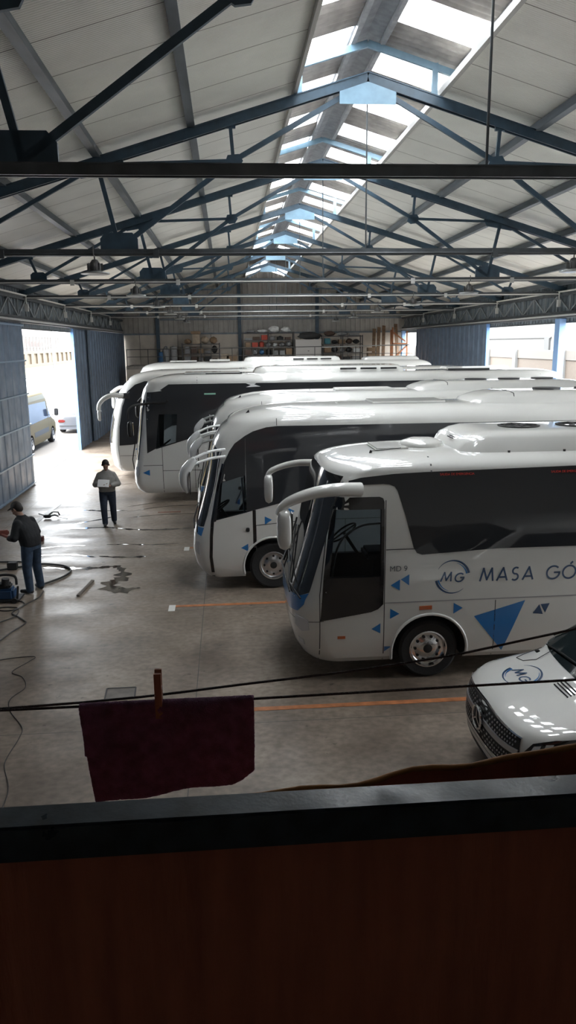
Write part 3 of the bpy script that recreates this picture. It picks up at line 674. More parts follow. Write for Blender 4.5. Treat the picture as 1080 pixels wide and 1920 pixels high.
mirror(r4, [(-2.4, 25.2, 3.0), (-2.75, 25.55, 3.05), (-3.0, 25.6, 2.85)], (.05, .04), (-3.02, 25.6, 2.55), (.16, .24, .45), m=BLACK)
mb = MB(); mb.tube([s4.front(-40, 1.0)+Vector((-.04, 0, 0)), s4.front(-35, 1.3)+Vector((-.12, 0, 0)), s4.front(-20, 2.0)+Vector((-.07, 0, 0))], .016, 6); mb.build('wiper', BLACK, r4, 40)
wheel(r4, -.1, 22.9, .48, .27); wheel(r4, 6.9, 22.9, .48, .27); wheel(r4, -.1, 25.05, .48, .27, 1); wheel(r4, 6.9, 25.05, .48, .27, 1)
s4.patch('triangle_sticker', [[(-2.62, .93), (-2.42, 1.02), (-2.42, .84)]], 'side', BLUE, r4, off=.006, skirt=0)
s4.patch('number_sticker', [[(-.05, 1.35), (-.05, 1.5), (.25, 1.5), (.25, 1.35)]], 'side', NAVY, r4, off=.006, skirt=0)

T5 = [(.28, .10, -4.1, .5), (.45, .03, -4.24, .46), (.95, 0, -4.33, .44), (1.4, 0, -4.33, .44), (1.8, 0, -4.28, .44), (2.3, .01, -4.18, .44), (2.75, .02, -4.05, .45), (3.1, .04, -3.90, .48), (3.35, .06, -3.72, .52), (3.5, .07, -3.55, .6)]
r5, s5 = coach('coach', (2.6, 28.27, 0), 'white coach with a bulging front and long drooping white mirror, leftmost front in the row', 28.27, 2.54, T5, 3.5, 3.84, 1.5, 9.2,
    [[[(-3.90, 1.22), (-3.5, 1.24), (-3.1, 1.30), (-2.0, 1.9), (8.8, 2.1), (8.8, 3.5), (-2.9, 3.47), (-3.25, 3.35), (-3.52, 3.12), (-3.72, 2.6), (-3.86, 1.9)]]],
    (52, 1.3, 3.15), [(1.5, 6.5, 27.6, 29.0, 3.78, .16, .4, .4)], p=3.4, cuts=[archcut(-1.2, .48, 26.8, 27.5)])
mirror(r5, [(-3.62, 26.98, 2.98), (-4.0, 26.75, 3.02), (-4.3, 26.7, 2.9), (-4.47, 26.7, 2.7), (-4.5, 26.7, 2.5)], (.09, .07), (-4.48, 26.7, 2.34), (.13, .2, .42))
mirror(r5, [(-3.75, 29.5, 3.1), (-4.15, 29.75, 3.12), (-4.5, 29.8, 2.9)], (.08, .07), (-4.42, 29.8, 2.55), (.16, .25, .5))
MB().tube([(-3.85, 27.0, 2.98), (-3.45, 26.93, 2.98)], .10, 8).build('mirror_bracket', BLACK, r5, 50)
lines(r5, s5, [[(-3.88, .3), (-3.95, 1.2), (-3.9, 1.9), (-3.72, 2.7), (-3.5, 3.14)], [(-3.9, .85), (-3.0, .85)]], .012)
s5.patch('headlight', [[(-50, 1.0), (-46, 1.25), (-30, 1.25), (-34, .95)]], 'front', LENS, r5, off=.01)
wheel(r5, -1.2, 27.2, .48, .27); wheel(r5, 6, 27.2, .48, .27); wheel(r5, -1.2, 29.3, .48, .27, 1); wheel(r5, 6, 29.3, .48, .27, 1)
s5.patch('triangle_sticker', [[(-3.35, 1.08), (-3.15, 1.2), (-3.15, .96)]], 'side', BLUE, r5, off=.006, skirt=0)

T6 = [(.28, .10, -3.9, .5), (.45, .03, -4.0, .46), (.95, 0, -4.1, .44), (1.8, 0, -4.1, .44), (2.75, .02, -4.02, .45), (3.3, .04, -3.93, .48), (3.5, .06, -3.88, .5), (3.65, .07, -3.78, .55)]
r6, s6 = coach('coach', (2.7, 34.77, 0), 'farthest white coach, only its roof and top of windows showing before the far shelves', 34.77, 2.54, T6, 3.65, 3.96, 1.0, 9.3,
    [[(-3.55, 2.4), (-3.50, 3.50), (-3.3, 3.62), (-2.9, 3.66), (8.9, 3.66), (8.9, 2.1)]], (52, 1.3, 3.2), [(.7, 5.2, 34.0, 35.6, 3.92, .22, .3, .3), (6.2, 8.8, 34.1, 35.5, 3.92, .18, .3, .3)], p=3.6)
ac6 = [c for c in r6.children if c.name.startswith('air_cond')][0]
mb = MB()
for i in range(3): mb.rbox((3.2+i*.62, 34.04, 4.03), (.48, .05, .05))
mb.build('louvre_slot', BLACK, ac6)
mb = MB(); mb.rbox((-1.9, 34.2, 4.0), (1.2, .7, .05), bev=.02); mb.build('roof_hatch', WHITE, r6, 40)
mb = MB(); mb.rbox((-.3, 34.2, 4.02), (.9, .7, .08), bev=.02); mb.build('roof_hatch', WHITE, r6, 40)
wheel(r6, -1.2, 33.7, .48, .27); wheel(r6, 6, 33.7, .48, .27); wheel(r6, -1.2, 35.8, .48, .27, 1); wheel(r6, 6, 35.8, .48, .27, 1)

# ---------- white people carrier, bottom right ----------------------------------------
VW = WHITE
r7 = empty('people_carrier', (5.1, 7.2, 0), 'white people carrier with a dark honeycomb grille and MG roundel on its bonnet', 'van')
T7 = [(.20, .10, 2.78, .5), (.3, .04, 2.66, .5), (.45, .02, 2.60, .5), (.6, .01, 2.60, .5), (.8, .0, 2.62, .5), (.92, .0, 2.65, .52), (.98, .0, 2.72, .56), (1.04, .005, 2.95, .62), (1.09, .01, 3.18, .65), (1.14, .02, 3.36, .55), (1.18, .03, 3.48, .40), (1.22, .035, 3.56, .26), (1.4, .06, 3.86, .24), (1.6, .11, 4.20, .24), (1.75, .15, 4.48, .25)]
s7 = Shell(7.2, 1.94, T7, 1.75, 1.92, 1.2, 7.7, .25, p=3.2, q=2)
s7.body('body', r7, cuts=[archcut(3.45, .34, 6.1, 6.5), archcut(6.6, .34, 6.1, 6.5)], smooth=40)
s7.patch('windshield', [[(-72, 1.235), (-40, 1.225), (0, 1.22), (40, 1.225), (72, 1.235), (70, 1.74), (0, 1.78), (-70, 1.74)]], 'front', mat('windscreen_glass', (.012, .018, .02), .05, spec=.7), r7, off=.005)
s7.patch('side_window', [[(4.15, 1.2), (4.75, 1.68), (7.3, 1.70), (7.4, 1.2)]], 'side', GLASS, r7)
s7.patch('side_window', [[(4.15, 1.2), (4.75, 1.68), (7.3, 1.70), (7.4, 1.2)]], 'far', GLASS, r7)
g7 = s7.patch('grille', [[(-40, .60), (-44, .70), (-40, .90), (0, .93), (40, .90), (44, .70), (40, .60), (0, .56)]], 'front', BLACK, r7, off=.006)
hx = []
for i in range(-12, 13):
    for j in range(8):
        ph = i*3.0+(1.5 if j % 2 else 0); z = .60+j*.042
        if abs(ph) < 38 and abs(z-.755) > .045: hx.append([(ph-.55, z-.009), (ph+.55, z-.009), (ph+.55, z+.009), (ph-.55, z+.009)])
s7.patch('grille_stud', hx, 'front', ALU, g7, off=.014, skirt=.008, step=(9, 9))['kind'] = 'stuff'
s7.patch('grille_bar', [[(-41, .73), (-41, .785), (41, .785), (41, .73)]], 'front', mat('satin_silver', (.45, .46, .48), .3, metal=.8), g7, off=.022, skirt=.02)
s7.patch('grille_surround', ribbon([(-40, .60), (-44.5, .70), (-40.5, .90)], .012)+ribbon([(-44, .615), (-40, .59), (0, .55), (40, .59), (44, .615)], .014)+ribbon([(-41, .91), (0, .94), (41, .91)], .01), 'front', CHROME, g7, off=.014)
c0 = s7.front(0, .757)+Vector((-.035, 0, 0)); M = Matrix.Translation(c0) @ Matrix.Rotation(radians(-90), 4, 'Y')
mb = MB(); mb.tube([M @ Vector((.125*cos(t*pi/16), .125*sin(t*pi/16), .01)) for t in range(32)], .014, 8, closed=True)
for k in range(3):
    a = k*2*pi/3; mb.bar(M @ Vector((0, 0, .01)), M @ Vector((.122*cos(a), .122*sin(a), .01)), .016, .014)
mb.build('emblem', CHROME, g7, 40)
MB().lathe([(.112, -.02), (.112, .0), (.10, .004)], M, 28).build('emblem_disc', BLACK, g7, 40, fix=True)
for sg in (-1, 1):
    h = s7.patch('headlight', [[(sg*47, .80), (sg*52, .90), (sg*66, .965), (sg*82, .99), (sg*84, .90), (sg*70, .80), (sg*56, .76)]], 'front', GLOSSB, r7, off=.008)
    s7.patch('lamp_lens', [[(sg*52, .80), (sg*54, .88), (sg*60, .90), (sg*60, .82)], [(sg*64, .84), (sg*64, .92), (sg*70, .93), (sg*70, .85)]], 'front', LENS, h, off=.014)
s7.patch('lower_grille', [[(-40, .28), (-42, .42), (42, .42), (40, .28)]], 'front', BLACK, r7, off=.006)
for sg in (-1, 1):
    f = s7.patch('bumper_intake', [[(sg*50, .28), (sg*52, .46), (sg*70, .46), (sg*66, .28)]], 'front', BLACK, r7, off=.006)
    s7.patch('intake_trim', ribbon([(sg*49, .26), (sg*51, .48), (sg*72, .48)], .02), 'front', CHROME, f, off=.014)
lines(r7, s7, [[(-50, .52), (0, .50), (50, .52)]], .008, 'bumper_seam', SEAM, 'front')
# bonnet details
la, lb, lt = logo_polys(.235); TT = lambda u, v: (3.16+v*.85, 7.47-u)
s7.patch('roundel', la, 'roof', NAVY, r7, off=.004, T=TT, skirt=0, smooth=60); s7.patch('roundel_stripe', lb, 'roof', BLUE, r7, off=.005, T=TT, skirt=0, smooth=60); s7.patch('roundel_letters', lt, 'roof', NAVY, r7, off=.0045, T=TT, skirt=0, smooth=60)
def onhood(pts): return [s7.roof(x, y)+Vector((0, 0, .006)) for x, y in pts]
mb = MB(); mb.tube(onhood([(3.62, 7.75), (3.42, 7.72), (3.30, 7.80), (3.28, 7.95), (3.4, 8.02), (3.6, 8.0)]), .004, 5); mb.build('bonnet_crease', SEAM, r7)
sl = MB()
for i in range(4): sl.tube(onhood([(3.36+i*.035, 7.10), (3.37+i*.035, 6.80)]), .008, 5)
sl.build('bonnet_vent', SEAM, r7)
nz = MB(); q = s7.roof(3.52, 7.93); nz.rbox((q.x, q.y, q.z+.01), (.05, .06, .03), bev=.008); nz.build('washer_nozzle', BLACK, r7)
mb = MB()
mb.tube([s7.front(40, 1.23)+Vector((-.02, 0, .02)), s7.front(10, 1.27)+Vector((-.02, 0, .03)), s7.front(-15, 1.30)+Vector((-.02, 0, .02))], .01, 6)
mb.tube([s7.front(66, 1.27)+Vector((-.02, 0, .02)), s7.front(44, 1.42)+Vector((-.02, 0, .02)), s7.front(25, 1.55)+Vector((-.02, 0, .02))], .01, 6); mb.build('wiper', BLACK, r7, 40)
for sg, yy in ((1, 8.28), (-1, 6.12)):
    mb = MB(); mb.rbox((4.28, yy, 1.20), (.16, .22, .26), bev=.05); mb.rbox((4.3, 7.2+sg*.97, 1.12), (.1, .16, .06), bev=.02); mb.build('door_mirror', VW, r7, 50)
wheel(r7, 3.45, 6.36, .34, .22, m=ALU, holes=5); wheel(r7, 6.6, 6.36, .34, .22, m=ALU, holes=5); wheel(r7, 3.45, 8.04, .34, .22, 1, m=ALU, holes=5); wheel(r7, 6.6, 8.04, .34, .22, 1, m=ALU, holes=5)

# ---------- yellow minibus and silver car out in the yard ------------------------------
YEL = mat('yellow_paint', (.125, .088, .022), .5); YB = mat('yard_bus_glass', (.04, .06, .10), .08, spec=.7); YW = mat('yard_bus_white', (.14, .13, .09), .5)
r8 = empty('minibus', (0, 0, 0), 'yellow and white minibus with blue tinted side glass outside the left doorway', 'van')
T8 = [(.25, .06, .06, .4), (.5, .01, 0, .4), (.9, 0, .05, .4), (1.05, 0, .25, .4), (1.2, .0, .75, .4), (1.35, .01, 1.0, .4), (1.9, .04, 1.35, .4), (2.3, .07, 1.62, .4), (2.45, .10, 1.8, .4)]
s8 = Shell(0, 1.99, T8, 2.45, 2.7, .6, 6.9, .2)
s8.body('body', r8, mats=[YEL, BODYDARK], cuts=[archcut(1.1, .35, .6, 1.1), archcut(5.3, .35, .6, 1.1)])
s8.patch('side_window', [[(1.95, 1.30), (2.1, 2.1), (6.6, 2.18), (6.6, 1.25)]], 'far', YB, r8); s8.patch('cab_window', [[(.95, 1.3), (1.5, 1.85), (1.85, 2.1), (1.85, 1.28)]], 'far', YB, r8)
s8.patch('windshield', [[(-70, 1.32), (70, 1.32), (70, 2.25), (-70, 2.25)]], 'front', YB, r8)
s8.patch('roof_panel', [[(1.2, 2.25), (2.0, 2.46), (6.7, 2.46), (6.7, 2.25)]], 'far', YW, r8)
s8.patch('sill_panel', [[(1.9, .62), (1.9, .85), (4.7, .85), (4.7, .62)]], 'far', mat('grey_lower_panel', (.06, .065, .07), .5), r8)
lines(r8, s8, [[(1.9, .3), (1.9, 2.2)], [(1.3, .9), (1.3, 1.5)]], .015, mode='far')
for xx in (1.1, 5.3): wheel(r8, xx, -.88, .35, .21, m=ALU, holes=6); wheel(r8, xx, .88, .35, .21, 1, m=ALU, holes=6, name='show')
mb = MB(); mb.tube([(1.25, 1.0, 1.35), (1.2, 1.2, 1.4)], .02, 6); mb.rbox((1.2, 1.25, 1.5), (.1, .2, .36), bev=.03); mb.build('door_mirror', BLACK, r8, 40)
mb = MB()
for i in range(3): mb.rbox((3.9, -.3+i*.25, 2.78), (1.1, .04, .04))
mb.rbox((3.9, 0, 2.73), (1.0, .6, .08)); mb.build('roof_vent', mat('vent_grey', (.3, .32, .35), .5), r8)
r8.rotation_euler = (0, 0, radians(-90)); r8.location = (-9.85, 39.8, 0)
SILV = mat('silver_paint', (.09, .095, .11), .3, metal=.1, coat=.5)
r9 = empty('car', (0, 0, 0), 'silver car seen from behind beyond the yellow minibus', 'car')
T9 = [(.22, .08, .05, .35), (.4, .01, 0, .35), (.65, 0, .05, .35), (.75, .01, .25, .35), (.85, .03, .9, .35), (.93, .05, 1.15, .35)]
s9 = Shell(0, 1.75, T9, .93, 1.0, .5, 4.4, .3, Lr=.3); s9.body('body', r9, mats=[SILV, BODYDARK], cuts=[archcut(.85, .3, .5, .95), archcut(3.5, .3, .5, .95)])
T9b = [(.9, .08, 1.15, .2), (1.15, .17, 1.55, .2), (1.32, .25, 1.85, .2)]
s9b = Shell(0, 1.72, T9b, 1.32, 1.42, .4, 3.9, .2, Lr=.4, rtab=[(.9, 3.9), (1.15, 3.6), (1.32, 3.3)])
cb = s9b.body('cabin', r9, mats=[SILV, BODYDARK])
s9b.patch('side_window', [[(1.6, .97), (1.9, 1.28), (3.1, 1.28), (3.4, .97)]], 'far', YB, cb)
MB().rbox((3.68, 0, 1.1), (.03, 1.15, .3), tilt=radians(-52)).build('rear_window', YB, cb)
RLAMP = mat('tail_lamp_red', (.12, .012, .015), .2, coat=.6)
for sy in (-.6, .6): MB().rbox((4.36, sy, .68), (.1, .4, .16), bev=.03).build('tail_light', RLAMP, r9)
MB().rbox((4.38, 0, .42), (.08, 1.5, .06), bev=.02).build('bumper_strip', mat('bumper_grey', (.05, .052, .056), .5), r9)
for xx in (.85, 3.5): wheel(r9, xx, -.75, .31, .19, m=ALU, holes=5); wheel(r9, xx, .75, .31, .19, 1, m=ALU, holes=5)
r9.rotation_euler = (0, 0, radians(-90)); r9.location = (-8.55, 46.6, 0)
# ------------------------------------------------------------------ the hall
XL, XR, RX, YF, YN = -6.95, 12.1, 2.6, 51.5, -2.6
SL = .295
def chordz(x): return 9.30-SL*abs(x-RX)
def roofz(x): return 9.47-SL*abs(x-RX)
def struct(mb, name, m, parent=None, smooth=None, **k):
    o = mb.build(name, m, parent, smooth, **k)
    if parent is None: o['kind'] = 'structure'
    return o
struct(MB().box(XL-.2, XR+.2, YN, YF+.2, -.2, 0), 'floor', FLOOR)
# main roof slopes (stop short of the raised ridge), with thickness
for sg, xe, nm in ((-1, 1.30, 'ceiling'), (1, 4.0, 'ceiling')):
    xw = XL-.4 if sg < 0 else XR+.4
    mb = MB(); a = [(xw, roofz(xw)), (xe, roofz(xe)), (xe, roofz(xe)+.07), (xw, roofz(xw)+.07)]
    mb.prism(a, Matrix.Translation((0, YN, 0)) @ MY, YF+.2-YN); struct(mb, nm, PANEL, fix=True)
FOAM = mat('yellow_foam_edge', (.42, .36, .22), .9, noise=.4, nscale=9, bump=.6)
pts = []
mb = MB()
ys = [YN+i*.25 for i in range(int((YF-YN)/.25))]
mb.tube([(4.0+.012*random.random(), y, roofz(4.0)+.075+.03*random.random()) for y in ys], .022, 6); struct(mb, 'trim_1', FOAM)
struct(MB().box(3.90, 3.98, YN, YF, roofz(3.94)-.11, roofz(3.94)), 'trim_2', mat('roof_edge_flashing', (.45, .45, .43), .5))
struct(MB().box(1.30, 1.36, YN, YF, roofz(1.3)-.13, roofz(1.3)+.07), 'trim_3', mat('roof_edge_flashing', (.45, .45, .43), .5))
# raised ridge: fibre-cement sheets alternating with clear strips
def lz(x): return 9.90-SL*abs(x-RX)
PANE = mat('skylight_pane', (.9, .9, .9), .5, trans=(.82, (1, 1, 1)))
wn = 0
for sg, ph in ((1, 12.45), (-1, 13.65)):
    xi = RX+sg*.28; xo = RX+sg*1.78
    y = ph-2.25*7
    while y < YF:
        for kind, y0, y1 in (('pane', y, y+1.05), ('sheet', y+1.05, y+2.25)):
            y0 = max(y0, YN); y1 = min(y1, YF)
            if y1-y0 < .1: continue
            if kind == 'pane' and y0 > 6 and y0 < 44:
                wn += 1
                mb = MB(); z0, z1 = lz(xo), lz(xi)
                mb.add([(xo, y0, z0), (xi, y0, z1), (xi, y1, z1), (xo, y1, z0), (xo, y0, z0+.012), (xi, y0, z1+.012), (xi, y1, z1+.012), (xo, y1, z0+.012)], [(0, 1, 2, 3), (7, 6, 5, 4), (0, 4, 5, 1), (1, 5, 6, 2), (2, 6, 7, 3), (3, 7, 4, 0)])
                struct(mb, 'window_%d' % wn, PANE)
            else:
                mb = MB(); sheet(mb, (xo, y0-.03, lz(xo)), (0, 1, 0), (xi-xo, 0, lz(xi)-lz(xo)), (0, 0, 1), y1-y0+.06, .17, .05, wave=True)
                struct(mb, 'ceiling', CEILSHEET, smooth=60)
        y += 2.25
mb = MB(); mb.prism([(RX-.34, lz(RX-.34)+.03), (RX, lz(RX)+.05), (RX+.34, lz(RX+.34)+.03), (RX+.34, lz(RX+.34)+.06), (RX, lz(RX)+.09), (RX-.34, lz(RX-.34)+.06)], Matrix.Translation((0, YN, 0)) @ MY, YF-YN)
mb.box(RX-.30, RX-.22, YN, YF, lz(RX-.26)-.09, lz(RX-.26)); mb.box(RX+.22, RX+.30, YN, YF, lz(RX+.26)-.09, lz(RX+.26))
struct(mb, 'trim_4', mat('ridge_board_grey', (.30, .31, .33), .6, noise=.2), fix=True)
for sg in (-1, 1):
    x = RX+sg*1.62; struct(MB().box(x-.03, x+.03, YN, YF, lz(x)-.10, lz(x)-.0), 'trim_%d' % (5 if sg < 0 else 6), mat('ridge_board_grey', (.30, .31, .33), .6))
for sg in (-1, 1):
    x = RX+sg*1.74; struct(MB().box(x-.012, x+.012, YN, YF, roofz(x)+.06, lz(x)), 'trim_%d' % (15 if sg < 0 else 16), mat('roof_edge_flashing', (.45, .45, .43), .5))  # unseen upstands added to block light through the ridge gap
# purlins
ordn = ['nearest the skylight', 'second out from the skylight', 'third out from the skylight', 'fourth out from the skylight', 'beside the side wall']
for sg, xs, nm in ((-1, (-.5, -2.15, -3.78, -5.42, -6.7), 'left'), (1, (5.72, 7.45, 9.05, 10.74, 11.8), 'right')):
    for i, x in enumerate(xs):
        mb = MB(); z = roofz(x)
        mb.box(x-.035, x+.035, YN, YF, z-.17, z-.01); mb.box(x-.07, x+.07, YN, YF, z-.175, z-.155)
        o = mb.build('roof_purlin', PURL); tag(o, 'long steel purlin under the %s roof slope, %s' % (nm, ordn[i]), 'beam', 'roof purlins')
# trusses ------------------------------------------------------------
def poly_plate(mb, poly, y, t=.012, mi=0): mb.prism(poly, Matrix.Translation((0, y-t/2, 0)) @ MY, t)
def truss(y):
    r = empty('roof_truss', (RX, y, 6.33))
    TS = STEELT
    for sg in (-1, 1):
        wall = XL+.03 if sg < 0 else XR-.03
        X = lambda dx: RX+sg*dx
        mb = MB()
        p0 = Vector((wall, y, chordz(wall)-.08)); p1 = Vector((RX, y, 9.22))
        for o in (-.055, .055): mb.bar(p0+Vector((0, o, 0)), p1+Vector((0, o, 0)), .035, .17, (0, 0, 1))
        mb.bar(p0+Vector((0, 0, .075)), p1+Vector((0, 0, .075)), .17, .02); mb.build('top_chord', STEEL, r)
        A = (X(4.45), 6.40); B = (X(4.75), chordz(X(4.75))-.12); C = (X(2.38), 7.86); D = (X(2.42), chordz(X(2.42))-.15); E = (X(7.35), 6.40); F = (X(7.55), chordz(X(7.55))-.15); P = (RX+sg*.25, 9.02)
        def strut(a, b, w, h=.05, nm='strut'):
            MB().bar((a[0], y, a[1]), (b[0], y, b[1]), h, w, (0, 0, 1)).build(nm, STEEL, r)
        strut(B, A, .075); strut(A, C, .085); strut(C, P, .085); strut(D, C, .06); strut(B, C, .06); strut(E, B, .07); strut(F, E, .06)
        def gus(poly): m = MB(); poly_plate(m, poly, y, .05); m.build('gusset_plate', STEEL, r)
        gus([(A[0]-.33, 6.36), (A[0]+.33, 6.36), (A[0]+.33, 6.56), (A[0]+.24, 6.66), (A[0]-.24, 6.66), (A[0]-.33, 6.56)])
        gus([(B[0]+sg*.45, B[1]-.10), (B[0]+sg*.35, B[1]+.03-.0), (B[0]-sg*.45, B[1]+.22), (B[0]-sg*.45, B[1]+.02), (B[0]-sg*.38, B[1]-.10), (B[0]+sg*.30, B[1]-.22)])
        gus([(C[0]-.16, 7.80), (C[0]-.05, 7.73), (C[0]+.1, 7.75), (C[0]+.17, 7.86), (C[0]+.1, 7.97), (C[0]-.1, 7.95)])
        gus([(D[0]-.1, D[1]+.08), (D[0]-.09, D[1]-.05), (D[0]+.09, D[1]-.05), (D[0]+.1, D[1]+.08)])
        gus([(E[0]-.2, 6.36), (E[0]+.2, 6.36), (E[0]+.2, 6.50), (E[0]+.13, 6.56), (E[0]-.13, 6.56), (E[0]-.2, 6.5)])
        gus([(F[0]-.1, F[1]+.08), (F[0]-.09, F[1]-.05), (F[0]+.09, F[1]-.05), (F[0]+.1, F[1]+.08)])
        # ridge upstand: post and small rafter
        MB().box(X(1.2)-.05, X(1.2)+.05, y-.04, y+.04, chordz(X(1.2)), lz(X(1.2))-.08).build('ridge_post', STEELP, r)
        MB().bar((X(1.66), y, lz(X(1.66))-.14), (RX, y, lz(RX)-.14), .07, .11).build('ridge_rafter', STEELP, r)
    m = MB(); poly_plate(m, [(RX-.5, 8.78), (RX+.5, 8.78), (RX+.5, 8.98), (RX, 9.14), (RX-.5, 8.98)], y-.07, .02); m.build('peak_plate', STEELP, r)
    m = MB()
    for o in (-.05, .05): m.box(XL+.03, XR-.03, y+o-.018, y+o+.018, 6.27, 6.37)
    m.box(XL+.03, XR-.03, y-.07, y+.07, 6.365, 6.38); m.build('tie_beam', TS, r)
    MB().tube([(RX, y, 6.37), (RX, y, 8.8)], .014, 6).build('sag_rod', STEELT, r)
    return r
STEELP = mat('pale_blue_steel', (.17, .28, .37), .45, noise=.12, nscale=6)
t0 = truss(7.75)
ONAMES = ['nearest', 'second', 'third', 'fourth', 'fifth', 'sixth', 'seventh']
tag(t0, 'blue steel roof truss crossing the whole hall, nearest to the camera', 'truss', 'blue steel roof trusses')
TY = [7.75, 14.3, 20.55, 26.8, 33.05, 39.3, 45.55]
for i, y in enumerate(TY[1:]):
    c = copy_tree(t0); c.location.y = y; c['label'] = 'blue steel roof truss crossing the whole hall, %s from the camera' % ONAMES[i+1]
# bracing diagonals lying between trusses in the roof plane are seen as thin ties
# conduits on the tie beams + high-bay lamps
LAMP = mat('lamp_body_grey', (.12, .12, .12), .5, metal=.4); LREF = mat('lamp_reflector', (.32, .33, .33), .35, metal=.6)
def lamp(x, y):
    r = empty('high_bay_lamp', (x, y, 5.98))
    mb = MB(); mb.tube([(x, y-.09, 6.42), (x, y-.12, 6.36), (x, y-.12, 6.28), (x, y, 6.26), (x, y, 6.20)], .012, 6); mb.build('hook', LAMP, r)
    M = Matrix.Translation((x, y, 5.98))
    mb = MB(); mb.lathe([(.02, .0), (.10, .02), (.11, .10), (.09, .16), (.05, .22), (.02, .23)], M, 16)
    for k in range(8): mb.bar(M @ Vector((.1*cos(k*pi/4), .1*sin(k*pi/4), .1)), M @ Vector((.14*cos(k*pi/4), .14*sin(k*pi/4), .1)), .01, .12)
    mb.build('housing', LAMP, r, 40, fix=True)
    MB().lathe([(.08, .03), (.25, .0), (.26, -.02), (.23, -.03), (.08, -.02)], M, 24).build('reflector', LREF, r, 40, fix=True)
    return r
l0 = None
for i, y in enumerate(TY):
    for x, sd in ((-2.3, 'left'), (6.55, 'right')):
        if i == 0: continue
        if l0 is None: l0 = lamp(x, y-.02); l = l0
        else: l = copy_tree(l0); l.location = (x, y-.02, 5.98)
        tag(l, 'round high-bay lamp hanging under the %s half of the %s roof truss' % (sd, ONAMES[i]), 'lamp', 'high-bay lamps under the trusses')
for i, y in enumerate(TY):
    if i == 0: continue
    mb = MB(); mb.tube([(XL+.08, y-.085, 6.30), (XR-.08, y-.085, 6.30)], .02 if i > 1 else .014, 6)
    for x in (-3.9, -1.2, 5.0, 7.7): mb.box(x-.05, x+.05, y-.12, y-.07, 6.22, 6.36)
    o = mb.build('conduit_pipe', CONDUIT if i > 1 else STEELT); tag(o, 'thin pale conduit running along the %s tie beam from the camera' % ONAMES[i], 'pipe', 'conduits along the tie beams')
# gable (far) wall
mb = MB(); n = 58
zb = 5.42
for i in range(n):
    a = XL+(XR-XL)*i/n; b = XL+(XR-XL)*(i+1)/n; w = (b-a)
    for (u0, u1, d) in ((a, a+w*.65, 0), (a+w*.65, a+w*.72, None), (a+w*.72, b-w*.07, -.04), (b-w*.07, b, None)):
        d0 = 0 if d is None and u0 < b-w*.2 else (-.04 if d is None else d); d1 = -.04 if d is None and u0 < b-w*.2 else (0 if d is None else d)
        mb.add([(u0, YF+d0, zb), (u1, YF+d1, zb), (u1, YF+d1, roofz(u1)), (u0, YF+d0, roofz(u0))], [(0, 1, 2, 3)])
mb.box(XL-.2, XR+.2, YF+.06, YF+.12, 5.3, 6.2)
struct(mb, 'wall_far', CLADG)
mb = MB(); mb.box(XL-.2, XR+.2, YF-.02, YF+.16, 0, zb-.04); struct(mb, 'wall_far.001', CONCP)
mb = MB(); 
for x in (-5.7, -3.2, -1.0, 3.0, 5.0, 8.2, 10.2): mb.box(x-.012, x+.012, YF-.03, YF-.02, 0, zb-.04)
struct(mb, 'trim_7', SEAM)
struct(MB().box(XL, XR, YF-.08, YF-.02, zb-.06, zb+.05), 'trim_8', CLADB)
struct(MB().box(-4.3, XR, YF-.08, YF-.03, 6.28, 6.40), 'trim_9', CLADB)
for i, x in enumerate((-4.48, .92, 6.1)):
    mb = MB(); mb.box(x-.11, x+.11, YF-.24, YF-.21, 0, chordz(x)); mb.box(x-.11, x+.11, YF-.06, YF-.03, 0, chordz(x)); mb.box(x-.012, x+.012, YF-.22, YF-.05, 0, chordz(x))
    tag(mb.build('steel_column', STEEL), 'steel column against the far wall, %s of three' % ('leftmost', 'middle', 'rightmost')[i], 'column', 'far wall columns')
# side walls: lattice girder over the doors
def girder(x, sg, nm):
    r = empty('lattice_girder', (x, (YF+YN)/2, 5.45)); xi = x+sg*.16
    mb = MB(); mb.box(min(x+sg*.10, x+sg*.22), max(x+sg*.10, x+sg*.22), YN, YF-.1, 6.24, 6.36); mb.build('top_rail', STEELT, r)
    mb = MB(); mb.box(min(x+sg*.10, x+sg*.22), max(x+sg*.10, x+sg*.22), YN, YF-.1, 5.62, 5.70); mb.build('bottom_rail', STEELT, r)
    mb = MB(); y = YN+.3; k = 0
    while y < YF-1.3:
        mb.bar((xi, y, 5.68), (xi, y, 6.26), .06, .06, (0, 1, 0)); mb.bar((xi, y+.05, 5.70 if k % 2 else 6.24), (xi, y+1.0, 6.24 if k % 2 else 5.70), .05, .05, (1, 0, 0)); y += 1.05; k += 1
    mb.build('lattice', mat('lattice_grey', (.22, .24, .25), .5), r)
    return tag(r, 'long lattice girder above the %s sliding doors' % nm, 'beam')
girder(XL, 1, 'left'); girder(XR, -1, 'right')
for x, sg, nm in ((XL, -1, 'wall_left'), (XR, 1, 'wall_right')):
    mb = MB(); sheet(mb, (x, YN, 5.35), (0, 1, 0), (0, 0, 1.35), (-sg, 0, 0), YF-YN, .3, .05)
    struct(mb, nm, CLADB)
    mb = MB(); mb.box(min(x, x+sg*.1), max(x, x+sg*.1), YN, YF, 5.30, 5.42); mb.box(min(x, x-sg*.30), max(x, x-sg*.30), YN, YF-.2, 5.48, 5.53); struct(mb, 'trim_%d' % (10 if sg < 0 else 11), STEELT)
    # pale service pipe along the eaves with drops
    mb = MB(); xx = x-sg*.30; mb.tube([(xx, 4, 6.37), (xx, YF-.2, 6.37)], .03, 8); o = mb.build('conduit_pipe', CONDUIT); tag(o, 'pale grey service pipe running under the %s eaves' % nm[5:], 'pipe')
    for i, y in enumerate(TY[1:]):
        mb = MB(); mb.tube([(xx, y-.1, 6.36), (xx, y-.1, 5.9)], .02, 6); q = mb.build('drop_pipe', CONDUIT, o)
        MB().rbox((xx, y-.1, 5.98), (.12, .1, .24), bev=.01).build('junction_box', CONDUIT, q)
